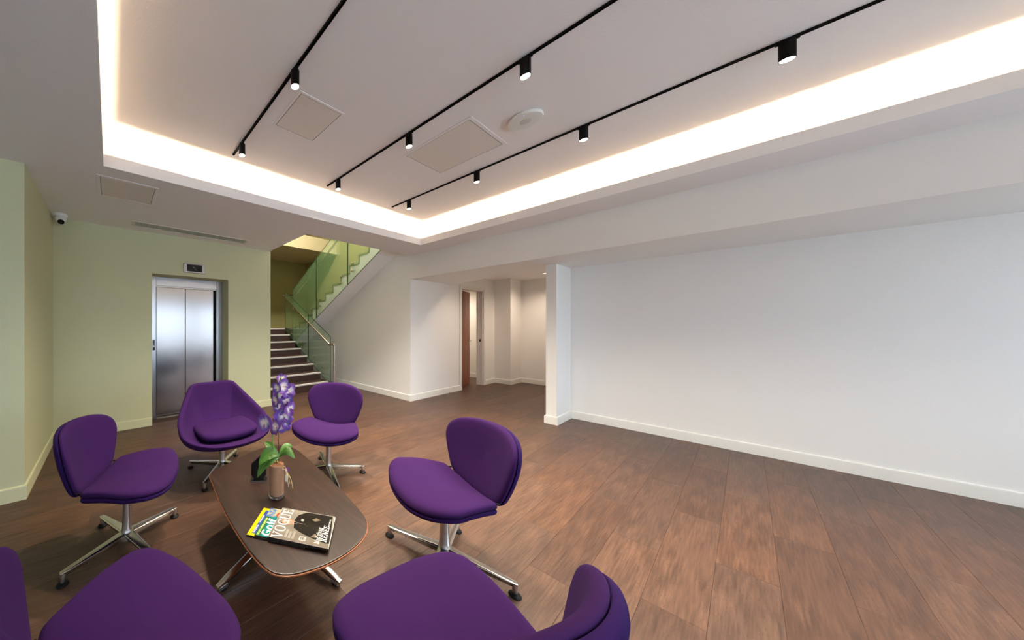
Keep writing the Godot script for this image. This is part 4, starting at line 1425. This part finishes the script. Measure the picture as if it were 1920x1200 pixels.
func plaque(at: Vector3) -> void:
	var p := thing("award_plaque", "black glass award plaque standing behind the vase", "plaque", at, deg_to_rad(-32.0))
	part("plaque_base", bx(-0.045, 0, -0.022, 0.05, 0.010, 0.022, 0.002), M.black_gloss, p)
	part("base_trim", bx(-0.0452, 0.001, 0.0215, 0.0502, 0.004, 0.0225, 0.0004), M.satin_alloy, p)
	var poly := [Vector2(-0.022, 0.010), Vector2(0.026, 0.010), Vector2(0.048, 0.036), Vector2(0.048, 0.088), Vector2(0.012, 0.142), Vector2(-0.042, 0.094), Vector2(-0.042, 0.034)]
	var g := G().prism(poly, -0.007, 0.007, func(q: Vector2, h: float) -> Vector3: return Vector3(q.x, q.y, h - 0.12 * (q.y - 0.01)))
	part("plaque_plate", g, M.black_gloss, p)

# ---------------------------------------------------------------- magazines
func lettering(parent: Node3D, text: String, font: String, weight: int, size: float, at: Vector3, m: Material, stretch := 1.0, italic := false, left := true) -> void:
	var t := TextMesh.new()
	var f := SystemFont.new()
	f.font_names = PackedStringArray([font])
	f.font_weight = weight
	t.font = f
	t.text = text
	t.font_size = 64
	t.pixel_size = size / 64.0
	t.depth = 0.0003
	t.curve_step = 2.0
	t.horizontal_alignment = HORIZONTAL_ALIGNMENT_LEFT if left else HORIZONTAL_ALIGNMENT_CENTER
	t.vertical_alignment = VERTICAL_ALIGNMENT_CENTER
	var o := put_mesh("lettering", t, m, parent)
	var b := Basis(Vector3.RIGHT, -PI / 2.0).scaled_local(Vector3(stretch, 1.0, 1.0))
	if italic:
		b = b * Basis(Vector3(1, 0, 0), Vector3(0.22, 1, 0), Vector3(0, 0, 1))
	o.transform = Transform3D(b, at)

func magazine(called: String, label: String, at: Vector3, turn: float, w: float, l: float, h: float, cover: Texture2D) -> Node3D:
	# local x across the page, -z towards its top; origin in the middle of the underside
	var t := thing(called, label, "magazine", at, turn, "magazines on the coffee table")
	var g := G()
	g.box(Vector3(-w / 2 + 0.001, 0.0007, -l / 2 + 0.001), Vector3(w / 2 - 0.0015, h - 0.0007, l / 2 - 0.001))
	part("pages", g, M.paper, t)
	var m := StandardMaterial3D.new()
	m.resource_name = "cover_print"
	m.albedo_color = Color(0.78, 0.78, 0.78)
	m.albedo_texture = cover
	m.roughness = 0.22
	g = G()
	g.box(Vector3(-w / 2, h - 0.0007, -l / 2), Vector3(w / 2, h, l / 2))
	for i in g.v.size():
		g.uv.set(i, Vector2(g.v[i].x / w + 0.5, g.v[i].z / l + 0.5))
	part("cover", g, m, t)
	part("back_cover", bx(-w / 2, 0, -l / 2, w / 2, 0.0006, l / 2), M.paper, t)
	part("spine", bx(-w / 2 - 0.0006, 0, -l / 2, -w / 2 + 0.0012, h, l / 2), M.spine_dark, t)
	return t

func in_poly(p: Vector2, poly: Array) -> bool:
	return Geometry2D.is_point_in_polygon(p, PackedVector2Array(poly))

func magazines(top: float) -> void:
	var turn := 0.714
	var rx := Vector3(cos(turn), 0, -sin(turn))
	var up := Vector3(-sin(turn), 0, -cos(turn))
	# bottom one: yellow border, blue field
	var im := Image.create(192, 256, false, Image.FORMAT_RGB8)
	im.fill(rgb(252, 226, 10))
	im.fill_rect(Rect2i(16, 18, 160, 220), rgb(58, 92, 178))
	im.fill_rect(Rect2i(16, 60, 160, 178), rgb(84, 128, 190))
	var w := 0.196
	var l := 0.262
	var c := Vector3(0.722, top, -1.092) + up * 0.089
	var y := magazine("magazine", "lowest magazine with the yellow border and blue cover", c - rx * 0.004, turn, w, l, 0.007, ImageTexture.create_from_image(im))
	lettering(y, "NATIONAL", "Droid Serif", 700, 0.012, Vector3(-0.078, 0.0071, -0.107), M.ink_white, 0.8)
	lettering(y, "GEOGRAPHIC", "Droid Serif", 700, 0.009, Vector3(-0.010, 0.0071, -0.107), M.ink_white, 0.9)
	# middle one: teal golf magazine
	im = Image.create(192, 256, false, Image.FORMAT_RGB8)
	var sky := noise_image(192, 256, 77, 0.03, 0.03, 3)
	for yy in 256:
		for xx in 192:
			var col := rgb(22, 150, 140)
			if yy < 26:
				col = rgb(52, 118, 92)
			if xx > 128 and yy < 44:
				col = rgb(96, 140, 206).lerp(rgb(226, 208, 150), smoothstep(0.35, 0.7, sky.get_pixel(xx, yy).r))
			if xx > 140 and yy > 34 and yy < 90:
				col = rgb(214, 196, 160)
			if Vector2(xx - 150, yy - 66).length() < 22:
				col = rgb(196, 92, 60)
			if yy > 96:
				col = rgb(30, 120, 70).lerp(rgb(70, 160, 80), sky.get_pixel(xx, yy).r)
			im.set_pixel(xx, yy, col)
	c = Vector3(0.722, top + 0.0072, -1.092) + up * 0.052
	var g := magazine("magazine", "middle magazine with a teal golf cover, half covered", c - rx * 0.002, turn, w, l, 0.005, ImageTexture.create_from_image(im))
	lettering(g, "THE BEST WINTER GOLF EVER", "Droid Sans", 700, 0.0135, Vector3(-0.094, 0.0051, -0.1185), M.ink_lime, 0.62)
	lettering(g, "Golf", "Droid Sans", 700, 0.058, Vector3(-0.092, 0.0051, -0.085), M.ink_white, 0.98)
	# top one: grey fashion magazine, a woman in a black jacket
	im = Image.create(300, 390, false, Image.FORMAT_RGB8)
	var soft := noise_image(300, 390, 31, 0.012, 0.012, 2)
	var jacket := [Vector2(118, 138), Vector2(160, 128), Vector2(200, 122), Vector2(250, 136), Vector2(292, 186), Vector2(300, 250), Vector2(300, 372), Vector2(40, 390), Vector2(36, 360), Vector2(60, 268), Vector2(92, 180)]
	var gap1 := [Vector2(66, 262), Vector2(104, 286), Vector2(70, 318)]
	var gap2 := [Vector2(226, 238), Vector2(252, 264), Vector2(236, 300), Vector2(214, 262)]
	var neck := [Vector2(150, 112), Vector2(186, 112), Vector2(190, 132), Vector2(170, 158), Vector2(146, 132)]
	var hair := [Vector2(128, 60), Vector2(140, 42), Vector2(170, 36), Vector2(198, 48), Vector2(208, 72), Vector2(200, 90), Vector2(136, 92)]
	for yy in 390:
		for xx in 300:
			var p := Vector2(xx, yy)
			var n := soft.get_pixel(xx, yy).r
			var col := rgb(128, 116, 102).lerp(rgb(186, 177, 162), clampf(xx / 300.0 * 0.7 + n * 0.5, 0.0, 1.0))
			if in_poly(p, hair):
				col = rgb(120, 66, 34).lerp(rgb(168, 104, 58), n)
			if in_poly(p, neck):
				col = rgb(224, 178, 146)
			var f := Vector2((xx - 168) / 31.0, (yy - 80) / 42.0)
			if f.length() < 1.0:
				col = rgb(240, 206, 178).lerp(rgb(214, 164, 132), smoothstep(0.5, 1.0, f.length()))
				for e in [-12, 12]:
					if Vector2((xx - 168 - e) / 6.0, (yy - 76) / 2.2).length() < 1.0:
						col = rgb(70, 48, 40)
					if Vector2((xx - 168 - e) / 8.0, (yy - 67) / 1.5).length() < 1.0:
						col = rgb(130, 84, 56)
				if Vector2((xx - 168) / 9.0, (yy - 103) / 3.0).length() < 1.0:
					col = rgb(186, 74, 72)
				if Vector2((xx - 168) / 4.0, (yy - 90) / 1.8).length() < 1.0:
					col = rgb(206, 150, 120)
			if in_poly(p, jacket):
				col = rgb(26, 20, 18).lerp(rgb(58, 44, 38), clampf((n - 0.4) * 1.6, 0.0, 1.0))
				if absf(xx - 168 - (yy - 130) * 0.05) < 1.6 and yy < 210 and yy > 158:
					col = rgb(226, 220, 210) if int(yy) % 6 < 3 else col
			if in_poly(p, gap1) or in_poly(p, gap2):
				col = rgb(150, 134, 112)
			if in_poly(p, neck) and absf(absf(xx - 168.0) - 14.0 + (yy - 118) * 0.25) < 2.5 and yy > 116:
				col = rgb(234, 230, 222) if int(yy) % 5 < 3 else rgb(30, 24, 22)
			var br := Vector2(xx - 206, yy - 176).length()
			if br < 11.0:
				col = rgb(238, 232, 220) if br > 4.0 else rgb(70, 60, 54)
			if xx > 22 and xx < 58 and yy > 196 and yy < 240:
				col = rgb(236, 233, 226)
				if xx > 28 and xx < 52 and yy > 202 and yy < 234 and (yy * 7 / 3) % 5 < 2:
					col = rgb(40, 36, 34)
			for k in 3:
				var x0: int = 34 + k * 0
				var y0: int = 100 + k * 24
				if yy > y0 and yy < y0 + 18 and xx > 22 and xx < 22 + [74, 60, 68][k] and int(yy - y0) % 6 < 3 and (xx * 13 + k * 7) % 11 < 8:
					col = rgb(236, 232, 224)
			if xx < 3 or yy < 3 or xx > 296 or yy > 386:
				col = rgb(220, 216, 208)
			im.set_pixel(xx, yy, col)
	c = Vector3(0.722, top + 0.0124, -1.092) - up * 0.010
	var v := magazine("magazine", "top magazine with a woman in a black jacket on its grey cover", c, turn + 0.015, 0.205, 0.262, 0.008, ImageTexture.create_from_image(im))
	lettering(v, "VOGUE", "Droid Serif", 400, 0.068, Vector3(-0.099, 0.0081, -0.094), M.ink_white, 0.84)
	lettering(v, "Mad about", "Droid Serif", 400, 0.028, Vector3(-0.088, 0.0081, 0.079), M.ink_white, 0.7, true)
	lettering(v, "REN\u00c9E", "Droid Serif", 700, 0.036, Vector3(-0.070, 0.0081, 0.104), M.ink_white, 0.8, true)
	lettering(v, "ZELLWEGER", "Droid Sans", 400, 0.010, Vector3(0.030, 0.0081, 0.113), M.ink_white, 0.9)
